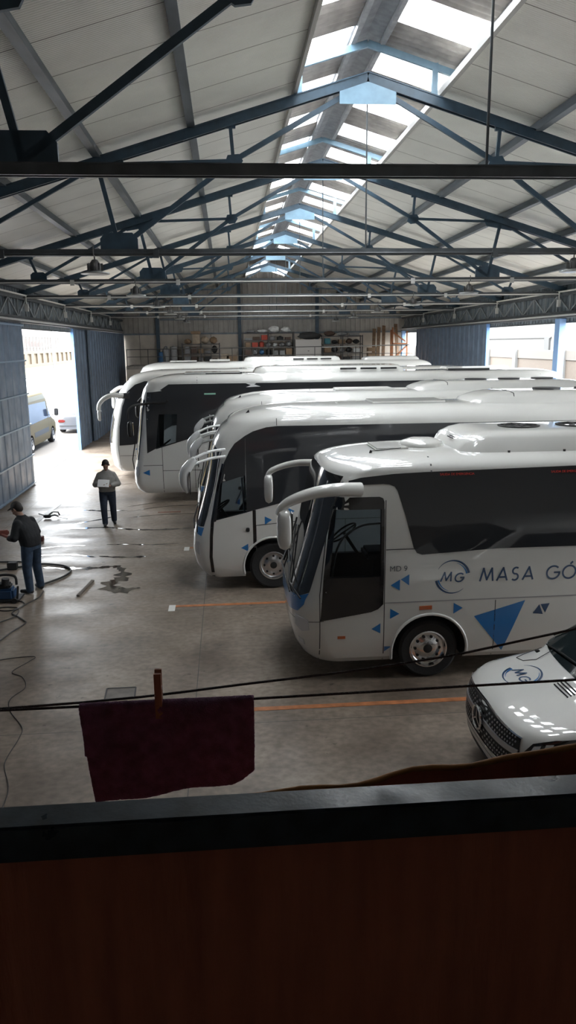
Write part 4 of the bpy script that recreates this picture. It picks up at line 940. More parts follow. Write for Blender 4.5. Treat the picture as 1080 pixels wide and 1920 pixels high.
mb = MB(); mb.tube([(XL+.34, 6, 5.56), (XL+.34, YF-.3, 5.56)], .035, 8); tag(mb.build('door_track', mat('track_grey', (.32, .33, .33), .5)), 'grey sliding-door track above the left doorway', 'rail')
mb = MB(); mb.tube([(XR-.34, 6, 5.56), (XR-.34, YF-.3, 5.56)], .035, 8); tag(mb.build('door_track', mat('track_grey', (.32, .33, .33), .5)), 'grey sliding-door track above the right doorway', 'rail')
# left near leaf (framed, ribs) – stands open beside the doorway
dn = [0]
def leaf(x, y0, y1, sg, pitch, framed, edge=None, z0=.0, z1=5.46, depth=.045):
    dn[0] += 1
    r = empty('door_%d' % dn[0], (x, (y0+y1)/2, 0), kind='structure')
    mb = MB(); sheet(mb, (x+sg*.004, y0, z0), (0, 1, 0), (0, 0, z1-z0), (sg, 0, 0), y1-y0, pitch, .018 if framed else depth); mb.box(min(x, x-sg*.03), max(x, x-sg*.03), y0, y1, z0, z1); mb.build('panel', DOORB, r)
    if framed:
        f = MB()
        for z in (.08, 1.05, 2.1, 3.15, 4.25, 5.4): f.box(min(x, x+sg*.07), max(x, x+sg*.07), y0, y1, z-.022, z+.022)
        f.build('frame_rail', mat('door_rail_blue', (.22, .30, .40), .4), r)
    if edge is not None:
        MB().box(x-.07, x+.07, edge-.04, edge+.04, z0, z1).build('door_edge', DOORL, r)
    return r
leaf(XL+.12, 15.2, 26.5, 1, .72, True); leaf(XL+.12, 1.0, 15.1, 1, .72, True)
leaf(XL+.06, 35.2, 39.6, 1, .75, False, 35.2); leaf(XL+.20, 38.4, YF-.1, 1, .75, False)
mb = MB(); mb.rbox((XL+.16, 38.6, 2.6), (.05, .06, .5), bev=.01); tag(mb.build('door_pull', CONDUIT), 'pale upright handle on the far left sliding door', 'handle')
struct(MB().box(XL-.02, XL+.02, YN, YF, .0, .012), 'trim_12', SEAM)
struct(MB().box(XL-.2, XL+.02, YN, 1.0, 0, 5.4), 'wall_left.001', DOORB)
# right side: columns, door leaf, openings
leaf(XR-.15, 34.4, 47.6, -1, .75, False, 34.4)
for i, (y, w) in enumerate(((26.75, .40), (20.5, .35), (51.15, .35))):
    mb = MB(); mb.box(XR-.28, XR-.05, y-w/2, y+w/2, 0, 5.45); tag(mb.build('steel_column', mat('column_pale_blue', (.20, .34, .58), .45)), 'pale blue steel column on the right wall, %s' % ('beside the wide bright opening', 'nearest the camera', 'in the far corner')[i], 'column', 'right wall columns')
leaf(XR-.10, 15.5, 20.2, -1, .72, True); leaf(XR-.10, 1.0, 8.2, -1, .72, True)  # unseen gap between these two leaves, added to let in fill daylight
struct(MB().box(XR-.02, XR+.2, YN, 1.0, 0, 5.4), 'wall_right.001', DOORB)
# near wall behind the camera, and the landing the camera stands on
DK = mat('unseen_box_wall', (.34, .27, .21), .9)
mb = MB(); mb.box(XL-.2, XR+.2, YN-.2, YN, -.2, 10.2); struct(mb, 'wall_near', mat('cream_end_wall', (.6, .57, .52), .8))
# unseen box added around the landing: ceiling and side walls keep it dim
struct(MB().box(-2.4, 2.8, YN, .80, 2.9, 3.05), 'floor.001', mat('landing_floor', (.30, .25, .20), .8))
struct(MB().box(-2.4, 2.8, YN, .30, 5.55, 5.7), 'ceiling', DK)
struct(MB().box(-2.5, -2.4, YN, .55, 2.9, 5.7), 'wall_left.002', DK)
struct(MB().box(2.8, 2.9, YN, .55, 2.9, 5.7), 'wall_right.002', DK)
# ------------------------------------------------------------------ balcony rail, tarp, line, towel
RAILM = mat('rail_blue_black_paint', (.024, .038, .052), .42, noise=.5, nscale=25, bump=.04, bscale=120, rnoise=.4)
rr = empty('balcony_railing', (.1, .88, 3.05), 'dark blue painted steel balcony rail across the bottom of the view', 'railing')
mb = MB(); mb.rbox((.1, .895, 4.075), (3.4, .052, .052), bev=.004); mb.build('top_rail', RAILM, rr)
mb = MB(); mb.rbox((.1, .895, 3.15), (3.4, .04, .04), bev=.004); mb.build('bottom_rail', RAILM, rr)
for i in range(12):
    x = -1.5+i*.29; MB().box(x-.008, x+.008, .905, .921, 3.16, 4.05).build('baluster', RAILM, rr)
for x in (-1.58, 1.78): MB().box(x-.025, x+.025, .87, .92, 3.05, 4.05).build('post', RAILM, rr)
TARP = mat('orange_brown_tarpaulin', (.46, .15, .09), .65, noise=.2, nscale=9, bump=.2, bscale=25, stretch=(3, 1, .4))
tr = empty('tarpaulin', (.1, .9, 3.1), 'orange-brown tarpaulin hung over the balcony rail with a rolled hem rising at the right', 'tarpaulin')
def tf(u, v):
    x = -1.55+3.3*u; z = 3.10+.96*v
    return (x, .888+.006*sin(x*34+v*2)+.004*sin(x*71), z)
mb = MB(); mb.grid(tf, 160, 14); mb.build('inner_fall', TARP, tr, 70)
def tb(u, v):
    x = -.05+1.7*u; top = 4.046+max(0, x-.03)*.112+.002*sin(x*25)
    return (x, .99+.006*sin(x*31), 3.3+(top-3.3)*v)
mb = MB(); mb.grid(tb, 80, 12); mb.build('outer_fall', TARP, tr, 70)
mb = MB(); mb.tube([(-.05+1.7*i/60, .99+.006*sin((-.05+1.7*i/60)*31)+.003*sin(i*1.3), 4.046+max(0, -.08+1.7*i/60)*.112+.002*sin((-.05+1.7*i/60)*25)) for i in range(61)], [.0032+.003*i/60+.001*sin(i*.9)**2 for i in range(61)], 8); mb.build('hem', mat('tarpaulin_hem', (.34, .16, .05), .7, noise=.3, nscale=30), tr, 70)
ROPE = mat('black_cord', (.02, .018, .02), .7, bump=.5, bscale=300)
mb = MB(); mb.tube([(-1.7, 1.215, 4.14), (-.40, 1.2, 4.100), (-.27, 1.2, 4.100), (.03, 1.2, 4.099), (.61, 1.2, 4.106), (1.9, 1.2, 4.12)], .0024, 8); tag(mb.build('clothes_line', ROPE), 'black cord clothes line carrying the purple cloth, lower of the two', 'rope')
mb = MB(); mb.tube(catmull([(-1.7, 1.28, 4.05), (-.43, 1.28, 4.063), (.04, 1.28, 4.091), (.36, 1.28, 4.122), (.64, 1.28, 4.170), (1.9, 1.28, 4.4)], 5), .0024, 8); tag(mb.build('clothes_line', ROPE), 'black cord clothes line rising to the right, upper of the two', 'rope')
for sx in (-1.7, 1.9):
    pass
TOW = mat('purple_towel', (.21, .095, .19), .95, noise=.3, nscale=50, bump=.8, bscale=500)
tw = empty('towel', (-.12, 1.2, 3.92), 'small purple terry cloth folded over the line', 'towel')
def towf(u, v):
    # v 0..1 front fall from hem to fold, 1..2 back fall
    xl, xr = -.268, .030
    x = xl+(xr-xl)*u
    zb = 3.924+.024*u+.022*max(0, (u-.86)/.14)**1.5+.002*sin(u*14)
    if v <= .5: k = v/.5; z = zb+(4.098-zb)*k; x += (1-k)*(.020*(1-u)-.002); y = 1.192-.004*sin(u*7+k*3)-.006*(1-k)
    elif v <= .56: a = (v-.5)/.06*pi; z = 4.098+.006*sin(a); y = 1.2-.008*cos(a)
    else: k = (v-.56)/.44; z = 4.098-(.10)*k; y = 1.208+.004*sin(u*6+k*2)
    return (x, y, z)
mb = MB(); mb.grid(towf, 50, 60); o = mb.build('cloth', TOW, tw, 80)
md = o.modifiers.new('s', 'SOLIDIFY'); md.thickness = .004; md.offset = 0
tx = bpy.data.textures.new('pile', 'CLOUDS'); tx.noise_scale = .004
md = o.modifiers.new('sub', 'SUBSURF'); md.levels = 2; md.render_levels = 2
md = o.modifiers.new('d', 'DISPLACE'); md.texture = tx; md.strength = .0025
PEGW = mat('peg_wood', (.26, .12, .07), .6, noise=.2, nscale=60, stretch=(1, 1, .2))
pg = empty('clothes_peg', (-.133, 1.2, 4.08), 'wooden clothes peg clipped upright on the purple cloth', 'peg')
for s_ in (-1, 1):
    mb = MB(); mb.add([(-.139, 1.2+s_*.003, 4.075), (-.127, 1.2+s_*.003, 4.075), (-.127, 1.2+s_*.009, 4.075), (-.139, 1.2+s_*.009, 4.075),
                        (-.139, 1.2+s_*.002, 4.13), (-.127, 1.2+s_*.002, 4.13), (-.127, 1.2+s_*.010, 4.13), (-.139, 1.2+s_*.010, 4.13),
                        (-.139, 1.2+s_*.007, 4.158), (-.127, 1.2+s_*.007, 4.158), (-.127, 1.2+s_*.012, 4.158), (-.139, 1.2+s_*.012, 4.158)],
                       [(0, 1, 2, 3), (0, 4, 5, 1), (1, 5, 6, 2), (2, 6, 7, 3), (3, 7, 4, 0), (4, 8, 9, 5), (5, 9, 10, 6), (6, 10, 11, 7), (7, 11, 8, 4), (8, 9, 10, 11)])
    mb.build('peg_leg', PEGW, pg, fix=True)
mb = MB(); mb.tube([(-.140, 1.2, 4.128), (-.126, 1.2, 4.128)], .004, 8); mb.tube([(-.1385, 1.188, 4.118), (-.1385, 1.212, 4.118)], .0012, 5); mb.build('spring', ALU, pg, 40)
# ------------------------------------------------------------------ floor paint, drains, water, tools
ORG = mat('worn_orange_paint', (.42, .15, .055), .6, noise=.35, nscale=6)
WP = mat('white_marker_paint', (.62, .62, .6), .5)
for i, (y, x0, x1) in enumerate(((9.08, -.05, 11), (13.22, -1.07, 11), (17.3, -1.0, 11), (21.6, -1.0, 11))):
    MBx = MB(); MBx.box(x0, x1, y-.05, y+.05, .0, .004)
    tag(MBx.build('lane_line', ORG), 'faded orange line painted on the floor, %s from the camera' % ('nearest', 'second', 'third', 'fourth')[i], 'line', 'orange parking lines')
for i, (x, y) in enumerate(((-1.13, 13.12), (-1.07, 17.2), (.6, 9.0))):
    if i == 2: continue
    MBx = MB(); MBx.box(x-.06, x+.06, y-.16, y+.16, 0, .006)
    tag(MBx.build('floor_marker', WP), 'small white rectangle %s' % ('ending the second orange line, left of the midibus', 'near the coach with silver mirrors')[i], 'marking')
r = empty('floor_drain', (-1.6, 9.73, 0), 'rectangular metal drain cover set in the floor above the towel', 'drain')
mb = MB()
for a in ((-1.81, 9.9, -1.41, 9.9), (-1.41, 9.9, -1.39, 9.56), (-1.39, 9.56, -1.79, 9.56), (-1.79, 9.56, -1.81, 9.9)): mb.bar((a[0], a[1], .004), (a[2], a[3], .004), .02, .012)
mb.build('frame', SEAM, r); MB().box(-1.79, -1.41, 9.57, 9.89, 0, .004).build('cover', mat('drain_cover', (.13, .115, .10), .6, noise=.3), r)
MBx = MB(); MBx.box(-2.1, -1.45, 21.24, 21.36, 0, .006); tag(MBx.build('floor_drain', mat('rusty_grate', (.16, .06, .035), .7, noise=.4, nscale=20)), 'narrow rusty grate in the floor near the black-sided coach', 'drain')
MBx = MB()
sl = [(-5.3, 22.9), (-5.15, 22.9), (-5.35, 19.2), (-5.5, 19.2)]
MBx.prism(sl, Matrix.Translation((0, 0, .0)), .006); tag(MBx.build('floor_channel', mat('channel_grate', (.07, .065, .06), .5)), 'long narrow drain channel beside the open left door leaf', 'drain')
# water runs
WET = mat('wet_floor_film', (.055, .048, .042), .06, spec=.7)
runs = [[(-5.55, 21.81), (-4.88, 21.87), (-4.18, 21.85), (-3.78, 21.72), (-3.0, 21.7)],
        [(-5.0, 19.75), (-4.57, 19.73), (-4.14, 20.2), (-3.62, 20.6), (-3.3, 20.9)],
        [(-4.97, 19.62), (-4.15, 19.60), (-3.31, 19.62), (-2.56, 19.3), (-1.8, 19.2), (-.9, 19.3)],
        [(-4.68, 17.62), (-4.16, 17.8), (-3.53, 17.82)],
        [(-4.54, 17.05), (-3.76, 17.04), (-3.1, 16.74)],
        [(-4.13, 16.06), (-3.53, 15.91), (-2.96, 15.88), (-2.56, 15.94), (-2.38, 15.65), (-2.3, 15.1), (-2.5, 14.75), (-2.32, 14.25), (-1.85, 14.4)],
        [(-3.05, 16.82), (-2.49, 16.66), (-1.9, 16.66)], [(-3.03, 17.85), (-2.51, 17.79), (-1.9, 17.7), (-1.3, 17.75)],
        [(-3.1, 22.2), (-2.2, 22.7), (-1.0, 22.9)], [(-3.0, 21.5), (-1.9, 22.1), (-.6, 22.2)], [(-2.9, 20.7), (-1.9, 21.0), (-.8, 21.0)], [(-2.5, 23.2), (-1.6, 23.6)], [(-4.6, 27.5), (-3.6, 27.9)], [(-4.7, 25.8), (-3.4, 26.1)]]
wdt = [.07, .05, .07, .06, .06, .10, .07, .04, .04, .04, .035, .04, .05, .05]
names = ['below the walking man\'s far side, farthest wide run', 'slanting toward the walking man\'s feet', 'passing right at the walking man\'s feet', 'short run between the two men', 'second short run nearer the standing man', 'long run that turns into a dark jagged puddle', 'faint run right of the puddle', 'thin run left of the silver-mirrored coach', 'beside the nose of the black-sided coach, upper', 'beside the nose of the black-sided coach, middle', 'beside the nose of the black-sided coach, lower', 'hard against the black-sided coach', 'near the rounded coach front, upper', 'near the rounded coach front, lower']
for i, rn in enumerate(runs):
    rs = random.Random(i); P = catmull([(a, b, 0) for a, b in rn], 10); n = len(P); top = []; bot = []
    for j, p in enumerate(P):
        e = min(1, j/4, (n-1-j)/4); w = wdt[i]*(.7+.35*sin(j*.9+i)+.2*sin(j*2.1+i*2)+.1*rs.random())*max(.15, e)
        if i == 5 and j > n*.55: w *= 2.0
        a = P[max(j-1, 0)]; b = P[min(j+1, n-1)]; d = (b-a).normalized(); nn = Vector((-d.y, d.x, 0)); top.append((p+nn*w)[:2]); bot.append((p-nn*w*(.8+.3*sin(j*1.3+i)))[:2])
    mb = MB(); vs = []; 
    for j in range(n): vs += [(*top[j], .003), (*bot[j], .003)]
    mb.add(vs, [(2*j, 2*j+1, 2*j+3, 2*j+2) for j in range(n-1)])
    tag(mb.build('water_run', WET, fix=True), 'shiny water streak on the concrete, '+names[i], 'puddle', 'water streaks across the floor')
# loose things on the floor
CORD = mat('black_hose_rubber', (.02, .019, .018), .5)
def hose(name, pts, r, label, cat, m=CORD):
    mb = MB(); mb.tube(catmull([(x, y, r+.002 if len(p) < 3 else p[2]) for p in pts for x, y in [p[:2]]], 8), r, 8); return tag(mb.build(name, m, None, 60), label, cat)
hose('air_hose', [(-5.4, 15.75), (-5.0, 15.9), (-4.6, 16.1), (-4.25, 16.25), (-3.95, 16.2), (-3.62, 16.0), (-3.45, 15.65), (-3.55, 15.2), (-3.85, 14.75)], .022, 'thick black hose looping behind the standing man\'s legs', 'hose')
hose('air_hose', [(-5.5, 16.6), (-5.1, 16.55), (-4.7, 16.5), (-4.5, 16.35)], .018, 'short black hose end at the left edge beside the blue machine', 'hose')
hose('power_cord', [(-3.72, 14.35), (-3.72, 14.0), (-3.85, 13.65), (-4.0, 13.2), (-3.83, 12.95), (-3.68, 12.75), (-3.62, 12.6), (-3.75, 12.2), (-3.85, 11.8), (-4.1, 11.2), (-4.4, 10.6)], .012, 'thin dark cord winding from the standing man\'s heel to the left edge', 'cable')
hose('power_cord', [(-4.2, 13.9), (-3.95, 13.75), (-3.9, 13.5), (-4.1, 13.3), (-4.35, 13.4), (-4.2, 13.5), (-3.95, 13.4), (-3.9, 13.0), (-4.1, 12.7), (-4.4, 12.3)], .010, 'thin cord coiled in front of the blue machine', 'cable')
hose('power_cord', [(-3.9, 10.9), (-3.5, 11.1), (-3.11, 11.14), (-3.15, 10.95), (-3.3, 10.6), (-3.1, 10.4), (-2.97, 10.05), (-3.08, 9.7), (-2.98, 9.34), (-2.72, 8.9), (-2.68, 8.62), (-2.7, 8.2), (-2.67, 7.96), (-2.5, 7.5), (-2.46, 7.0), (-2.4, 6.4)], .006, 'thin black cord meandering down the floor to the left of the towel', 'cable')
mb = MB(); mb.bar((-2.98, 13.98, .02), (-2.86, 14.92, .02), .06, .035); tag(mb.build('wooden_batten', mat('grey_wood', (.13, .11, .09), .8)), 'short wooden batten lying alone on the floor', 'batten')
mb = MB(); mb.rbox((-4.80, 18.4, .06), (.30, .14, .12), bev=.01); tag(mb.build('wood_block', mat('reddish_wood', (.14, .05, .045), .7)), 'reddish block on the floor behind the standing man\'s back', 'block')
mb = MB(); mb.rbox((-4.75, 16.0, .08), (.2, .15, .16), bev=.01); tag(mb.build('socket_block', BLACK), 'small black socket box on the hose behind the standing man', 'box')
r = empty('trolley_jack', (-5.1, 20.9, 0), 'small black tool with folded arms lying on the wet floor', 'tool')
mb = MB(); mb.rbox((-5.12, 20.9, .07), (.22, .16, .09), bev=.03); mb.build('body', BLACK, r, 40)
mb = MB(); mb.tube([(-5.2, 20.9, .09), (-5.38, 20.98, .13)], .014, 6); mb.tube([(-5.1, 20.9, .10), (-4.98, 21.0, .17), (-4.85, 21.0, .16), (-4.80, 20.95, .08)], .02, 6); mb.tube([(-5.05, 20.85, .08), (-4.92, 20.9, .10), (-4.82, 20.9, .06)], .02, 6); mb.tube([(-4.85, 20.9, .03), (-4.55, 20.8, .01)], .006, 5); mb.build('arm', BLACK, r, 40)
r = empty('vacuum_machine', (-4.32, 13.95, 0), 'small blue machine with a black motor and hoses at the left edge', 'machine')
mb = MB(); mb.rbox((-4.32, 13.95, .14), (.36, .30, .22), bev=.04); mb.build('tank', mat('machine_blue', (.016, .05, .12), .4), r, 40)
mb = MB(); mb.rbox((-4.34, 13.95, .29), (.28, .22, .10), bev=.03); mb.tube(catmull([(-4.5, 13.95, .3), (-4.45, 13.95, .46), (-4.3, 13.95, .50), (-4.12, 13.95, .46), (-4.1, 13.95, .3)], 5), .025, 8); mb.tube([(-4.3, 13.9, .3), (-4.28, 13.9, .44)], .07, 10); mb.build('motor', BLACK, r, 40)
mb = MB(); mb.rbox((-4.33, 13.95, .04), (.62, .42, .03), bev=.01); mb.tube([(-4.08, 13.85, .05), (-4.05, 13.85, .30)], .02, 6); mb.build('base', BLACK, r, 40)
for xx in (-4.56, -4.1): MB().lathe([(.05, -.02), (.05, .02)], Matrix.Translation((xx, 13.73, .05)) @ Matrix.Rotation(pi/2, 4, 'X'), 14).build('castor', BLACK, r)
MBx = MB(); MBx.rbox((-5.0, 16.3, .55), (.55, .4, .10), bev=.02); MBx.bar((-5.2, 16.3, 0), (-5.2, 16.3, .55), .05, .05); MBx.bar((-4.8, 16.3, 0), (-4.8, 16.3, .55), .05, .05)
# ------------------------------------------------------------------ far platform, shelves and stored goods
struct(MB().box(-6.2, XR-.1, 47.8, YF-.05, 3.25, 3.45), 'floor', CONC)
struct(MB().box(-6.2, XR-.1, 47.8, 48.0, 0, 3.25), 'wall_far', CONCP)
PIPEM = mat('dark_rail_pipe', (.09, .085, .08), .5)
r = empty('guard_rail', (0, 48.0, 3.45), 'thin dark guard rail along the edge of the far storage platform', 'railing')
mb = MB(); mb.tube([(-6.15, 48.0, 4.45), (XR-.5, 48.0, 4.52)], .028, 6); mb.tube([(-6.15, 48.0, 4.0), (XR-.5, 48.0, 4.02)], .02, 6); mb.build('handrail', PIPEM, r)
for x in [-6.15+i*1.3 for i in range(14)]: MB().tube([(x, 48.0, 3.45), (x, 48.0, 4.46)], .025, 6).build('post', PIPEM, r)
mb = MB(); mb.tube([(6.0, 47.96, 4.45), (XR-.4, 47.96, 4.56)], .03, 6); tag(mb.build('conduit_pipe', CONDUIT), 'pale pipe crossing in front of the right end of the far platform', 'pipe')
RK = mat('rack_dark_steel', (.06, .055, .055), .6)
BOXC = {'brown cardboard': (.26, .17, .10), 'pale cardboard': (.38, .30, .22), 'red': (.40, .06, .035), 'orange': (.45, .13, .05), 'grey': (.25, .25, .25), 'black': (.03, .03, .03), 'white': (.6, .6, .58), 'blue': (.05, .14, .28), 'dark brown': (.09, .055, .04), 'teal': (.06, .22, .26)}
def bm_(c): return mat('stored_'+c.replace(' ', '_'), BOXC[c], .7, noise=.15)
def rack(x0, x1, zs, y0, y1, label):
    r = empty('storage_rack', ((x0+x1)/2, (y0+y1)/2, 3.45), label, 'rack', 'storage racks on the far platform')
    for x in (x0, (x0+x1)/2, x1):
        for y in (y0, y1): MB().box(x-.03, x+.03, y-.03, y+.03, 3.45, zs[-1]+.05).build('upright', RK, r)
    for z in zs: MB().box(x0, x1, y0, y1, z-.05, z).build('shelf', RK, r)
rs = random.Random(11)
kinds = ['box', 'crate', 'bag', 'drum', 'bundle']
def item(kind, col, x, y, z, w, d, h):
    mb = MB()
    if kind == 'box': mb.rbox((x, y, z+h/2), (w, d, h), bev=.01); mb.box(x-w/2-.002, x+w/2+.002, y-.03, y+.03, z+h-.01, z+h+.004)
    elif kind == 'crate':
        mb.box(x-w/2, x+w/2, y-d/2, y+d/2, z, z+.03)
        for k in range(3):
            zz = z+h*k/3+.02
            mb.box(x-w/2, x+w/2, y-d/2, y-d/2+.02, zz, zz+h/4); mb.box(x-w/2, x+w/2, y+d/2-.02, y+d/2, zz, zz+h/4); mb.box(x-w/2, x-w/2+.02, y-d/2, y+d/2, zz, zz+h/4); mb.box(x+w/2-.02, x+w/2, y-d/2, y+d/2, zz, zz+h/4)
    elif kind == 'bag':
        q = random.Random(int(x*100)); f = [q.uniform(2, 5) for _ in range(4)]
        def fn(u, v):
            th = pi*u; ph = 2*pi*v; k = 1+.13*sin(f[0]*ph+f[1]*th)+.08*sin(f[2]*2*ph); k2 = 1+.1*sin(f[3]*ph)
            return (x+w/2*sin(th)*cos(ph)*k, y+d/2*sin(th)*sin(ph)*k, z+h*(.5-.5*cos(th))*k2 if u > .01 else z)
        mb.grid(fn, 10, 16)
    elif kind == 'drum': mb.lathe([(w/2*.95, 0), (w/2, .03), (w/2, h-.05), (w/2*.9, h-.02), (w*.2, h), (w*.18, h+.04)], Matrix.Translation((x, y, z)), 14)
    elif kind == 'bundle':
        for k in range(5): mb.tube([(x-w/2, y-d/3+k*d/6, z+.04+(k % 2)*.07), (x+w/2, y-d/3+k*d/6+.03, z+.05+(k % 2)*.07)], .045, 7)
    return mb.build('stored_'+{'bundle': 'bundle', 'drum': 'can', 'bag': 'bag', 'crate': 'crate', 'box': 'box'}[kind], bm_(col), None, 50, fix=(kind in ('drum',)))
ordw = ['first', 'second', 'third', 'fourth', 'fifth', 'sixth', 'seventh', 'eighth', 'ninth', 'tenth']
def fill(nm, x0, x1, z, gap, spec, shelf, y=50.2):
    x = x0+.1; n = len(spec); W = (x1-x0-.2)/n
    for i, (k, c, hf) in enumerate(spec):
        w = W*rs.uniform(.7, .92); h = gap*hf
        o = item(k, c, x+W*(i+.5), y+rs.uniform(-.1, .1), z, w, rs.uniform(.4, .6), h)
        tag(o, '%s %s on the %s of the %s rack, %s from its left' % (c, {'bundle': 'bundle of rods', 'drum': 'can', 'bag': 'bag', 'crate': 'open crate', 'box': 'box'}[k], shelf, nm, ordw[i]), 'stored item', 'goods stored on the far platform')
rack(-2.85, -.45, [3.5, 4.15, 4.75], 49.8, 50.6, 'low dark rack heaped with cardboard, left of the far platform')
fill('left', -2.85, -.45, 3.5, .55, [('box', 'grey', .8), ('box', 'dark brown', .9), ('crate', 'grey', .7), ('box', 'black', .8), ('box', 'dark brown', .6)], 'bottom shelf')
fill('left', -2.85, -.45, 4.15, .5, [('box', 'grey', .9), ('box', 'dark brown', .8), ('box', 'brown cardboard', .7), ('bundle', 'grey', .6), ('bag', 'black', .9)], 'middle shelf')
fill('left', -2.85, -.45, 4.75, .6, [('bag', 'brown cardboard', .5), ('box', 'pale cardboard', 1.0), ('bag', 'pale cardboard', .75), ('bag', 'brown cardboard', .7)], 'top')
o = item('box', 'brown cardboard', -1.95, 50.2, 5.37, .62, .5, .18); tag(o, 'flat brown box topping the heap of cardboard on the left rack', 'stored item')
rack(1.1, 4.4, [3.5, 4.0, 4.5, 4.95, 5.4], 49.8, 50.6, 'tall dark rack with red boxes and small tins, middle of the far platform')
fill('middle', 1.1, 4.4, 3.5, .45, [('box', 'grey', .8), ('crate', 'orange', .9), ('crate', 'orange', .7), ('bag', 'black', .8), ('box', 'grey', .7), ('bag', 'grey', .9), ('box', 'pale cardboard', .8)], 'bottom shelf')
fill('middle', 1.1, 4.4, 4.0, .45, [('box', 'dark brown', .7), ('bag', 'grey', .8), ('bag', 'blue', .8), ('drum', 'black', .8), ('crate', 'grey', .6), ('box', 'grey', .6), ('box', 'brown cardboard', .9)], 'second shelf')
fill('middle', 1.1, 4.4, 4.5, .42, [('box', 'brown cardboard', .7), ('box', 'red', .7), ('drum', 'red', .8), ('bag', 'grey', .7), ('bag', 'white', .6), ('bag', 'grey', .6), ('bag', 'grey', .8)], 'third shelf')
fill('middle', 1.1, 4.4, 4.95, .42, [('box', 'grey', .3), ('box', 'dark brown', .5), ('box', 'red', .75), ('drum', 'grey', .5), ('drum', 'black', .5), ('box', 'dark brown', .4)], 'fourth shelf')
fill('middle', 1.1, 4.4, 5.4, .5, [('bag', 'grey', .3), ('bag', 'white', .4), ('bag', 'white', .8), ('bag', 'white', .7)], 'top')
rack(6.3, 8.9, [3.5, 4.1, 4.65, 5.15], 49.8, 50.6, 'dark cluttered rack on the right of the far platform')
fill('right', 6.3, 8.9, 3.5, .5, [('box', 'black', .8), ('box', 'dark brown', .8), ('box', 'black', .6), ('crate', 'grey', .7)], 'bottom shelf')
fill('right', 6.3, 8.9, 4.1, .5, [('box', 'brown cardboard', .6), ('bag', 'black', .8), ('bag', 'grey', .5), ('bag', 'black', .6), ('box', 'white', .5)], 'second shelf')
fill('right', 6.3, 8.9, 4.65, .45, [('box', 'teal', .8), ('bag', 'black', .5), ('box', 'brown cardboard', .6), ('bag', 'dark brown', .7), ('bag', 'black', .6)], 'third shelf')
fill('right', 6.3, 8.9, 5.15, .5, [('bag', 'dark brown', .6), ('bag', 'grey', .5), ('bundle', 'grey', .6)], 'top')
for i, (k, c, x, w, h) in enumerate([('box', 'brown cardboard', .35, .7, .38), ('box', 'pale cardboard', -.1, .5, .45), ('crate', 'brown cardboard', 9.6, .7, .8), ('bag', 'grey', -3.9, .5, .9), ('drum', 'grey', -3.4, .45, .95), ('drum', 'blue', -4.2, .35, .6)]):
    o = item(k, c, x, 49.9, 3.45, w, .5, h+.2); tag(o, '%s %s standing on the far platform floor, %s' % (c, {'bag': 'sack', 'drum': 'drum', 'box': 'box', 'crate': 'crate'}[k], ['right of the left rack', 'close against the left rack', 'beside the leaning timber', 'near the railing corner', 'beside the grey sack', 'by the grey sack and drum'][i]), 'stored item')
r = empty('storage_cabinet', (5.35, 50.2, 3.45), 'pale cabinet with a dark bundle on top, right of the middle rack', 'cabinet')
MB().box(4.5, 6.2, 49.85, 50.6, 3.45, 4.95).build('body', mat('pale_cabinet', (.52, .49, .46), .5), r); MB().box(4.53, 6.17, 49.82, 49.85, 4.15, 4.92).build('door', mat('pale_cabinet', (.5, .5, .5)), r)
MB().box(5.3, 5.4, 49.80, 49.82, 4.2, 4.24).build('handle', SEAM, r)
o = item('bag', 'black', 5.45, 50.2, 4.95, 1.5, .6, .45); tag(o, 'dark folded bundle lying on top of the pale cabinet', 'stored item')
TIM = mat('orange_brown_timber', (.26, .10, .04), .7, noise=.25, nscale=6)
r = empty('timber_frame', (11.2, 49.2, 3.45), 'orange-brown timber frame with a diagonal brace in the far right corner', 'frame')
for a, b in (((10.75, 49.1, 3.45), (10.75, 49.1, 5.65)), ((11.7, 49.1, 3.45), (11.7, 49.1, 5.4)), ((10.75, 49.1, 4.62), (11.7, 49.1, 4.62)), ((10.75, 49.1, 3.6), (11.7, 49.1, 4.5)), ((10.75, 49.1, 5.35), (11.6, 49.1, 4.75)), ((10.75, 49.6, 3.45), (10.75, 49.6, 5.5))): MB().bar(a, b, .09, .09, (0, 1, 0)).build('member', TIM, r)
for i, (x, t) in enumerate(((9.65, .3), (9.95, .32), (10.3, .3), (11.3, .1))):
    mb = MB(); mb.bar((x, 49.9, 3.47), (x+t, 51.2, 5.6+.1*i), .22, .04, (0, 1, 0)); tag(mb.build('leaning_board', mat('old_board', (.16, .10, .06), .8, noise=.3)), 'brown board leaning in the far right corner, %s from the left' % ordw[i], 'board', 'boards leaning in the corner')
# ------------------------------------------------------------------ outdoors
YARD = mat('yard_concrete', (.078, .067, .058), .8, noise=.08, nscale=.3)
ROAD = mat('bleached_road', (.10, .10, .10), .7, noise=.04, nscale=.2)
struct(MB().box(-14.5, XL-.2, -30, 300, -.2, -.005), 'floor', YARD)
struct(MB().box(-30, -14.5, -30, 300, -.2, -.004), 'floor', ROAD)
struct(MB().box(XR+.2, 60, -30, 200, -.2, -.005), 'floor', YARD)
struct(MB().box(-30.4, -30, -30, 300, -.2, .14), 'trim_13', mat('kerb_grey', (.06, .065, .07), .8))
GR = mat('yard_grass', (.068, .068, .03), .9, noise=.2, nscale=.5)
mb = MB(); mb.add([(-60, -30, .7), (-39, -30, .7), (-30.4, -30, .05), (-30.4, 300, .05), (-39, 300, .7), (-60, 300, .7)], [(0, 1, 4, 5), (1, 2, 3, 4)]); tag(mb.build('grass', GR), 'pale green and sandy verge beyond the yard road', 'grass', kind='stuff')
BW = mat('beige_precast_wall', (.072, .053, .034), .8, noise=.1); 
r = empty('perimeter_wall', (-39, 150, .7), 'long beige precast wall with square openings beyond the yard', 'wall')
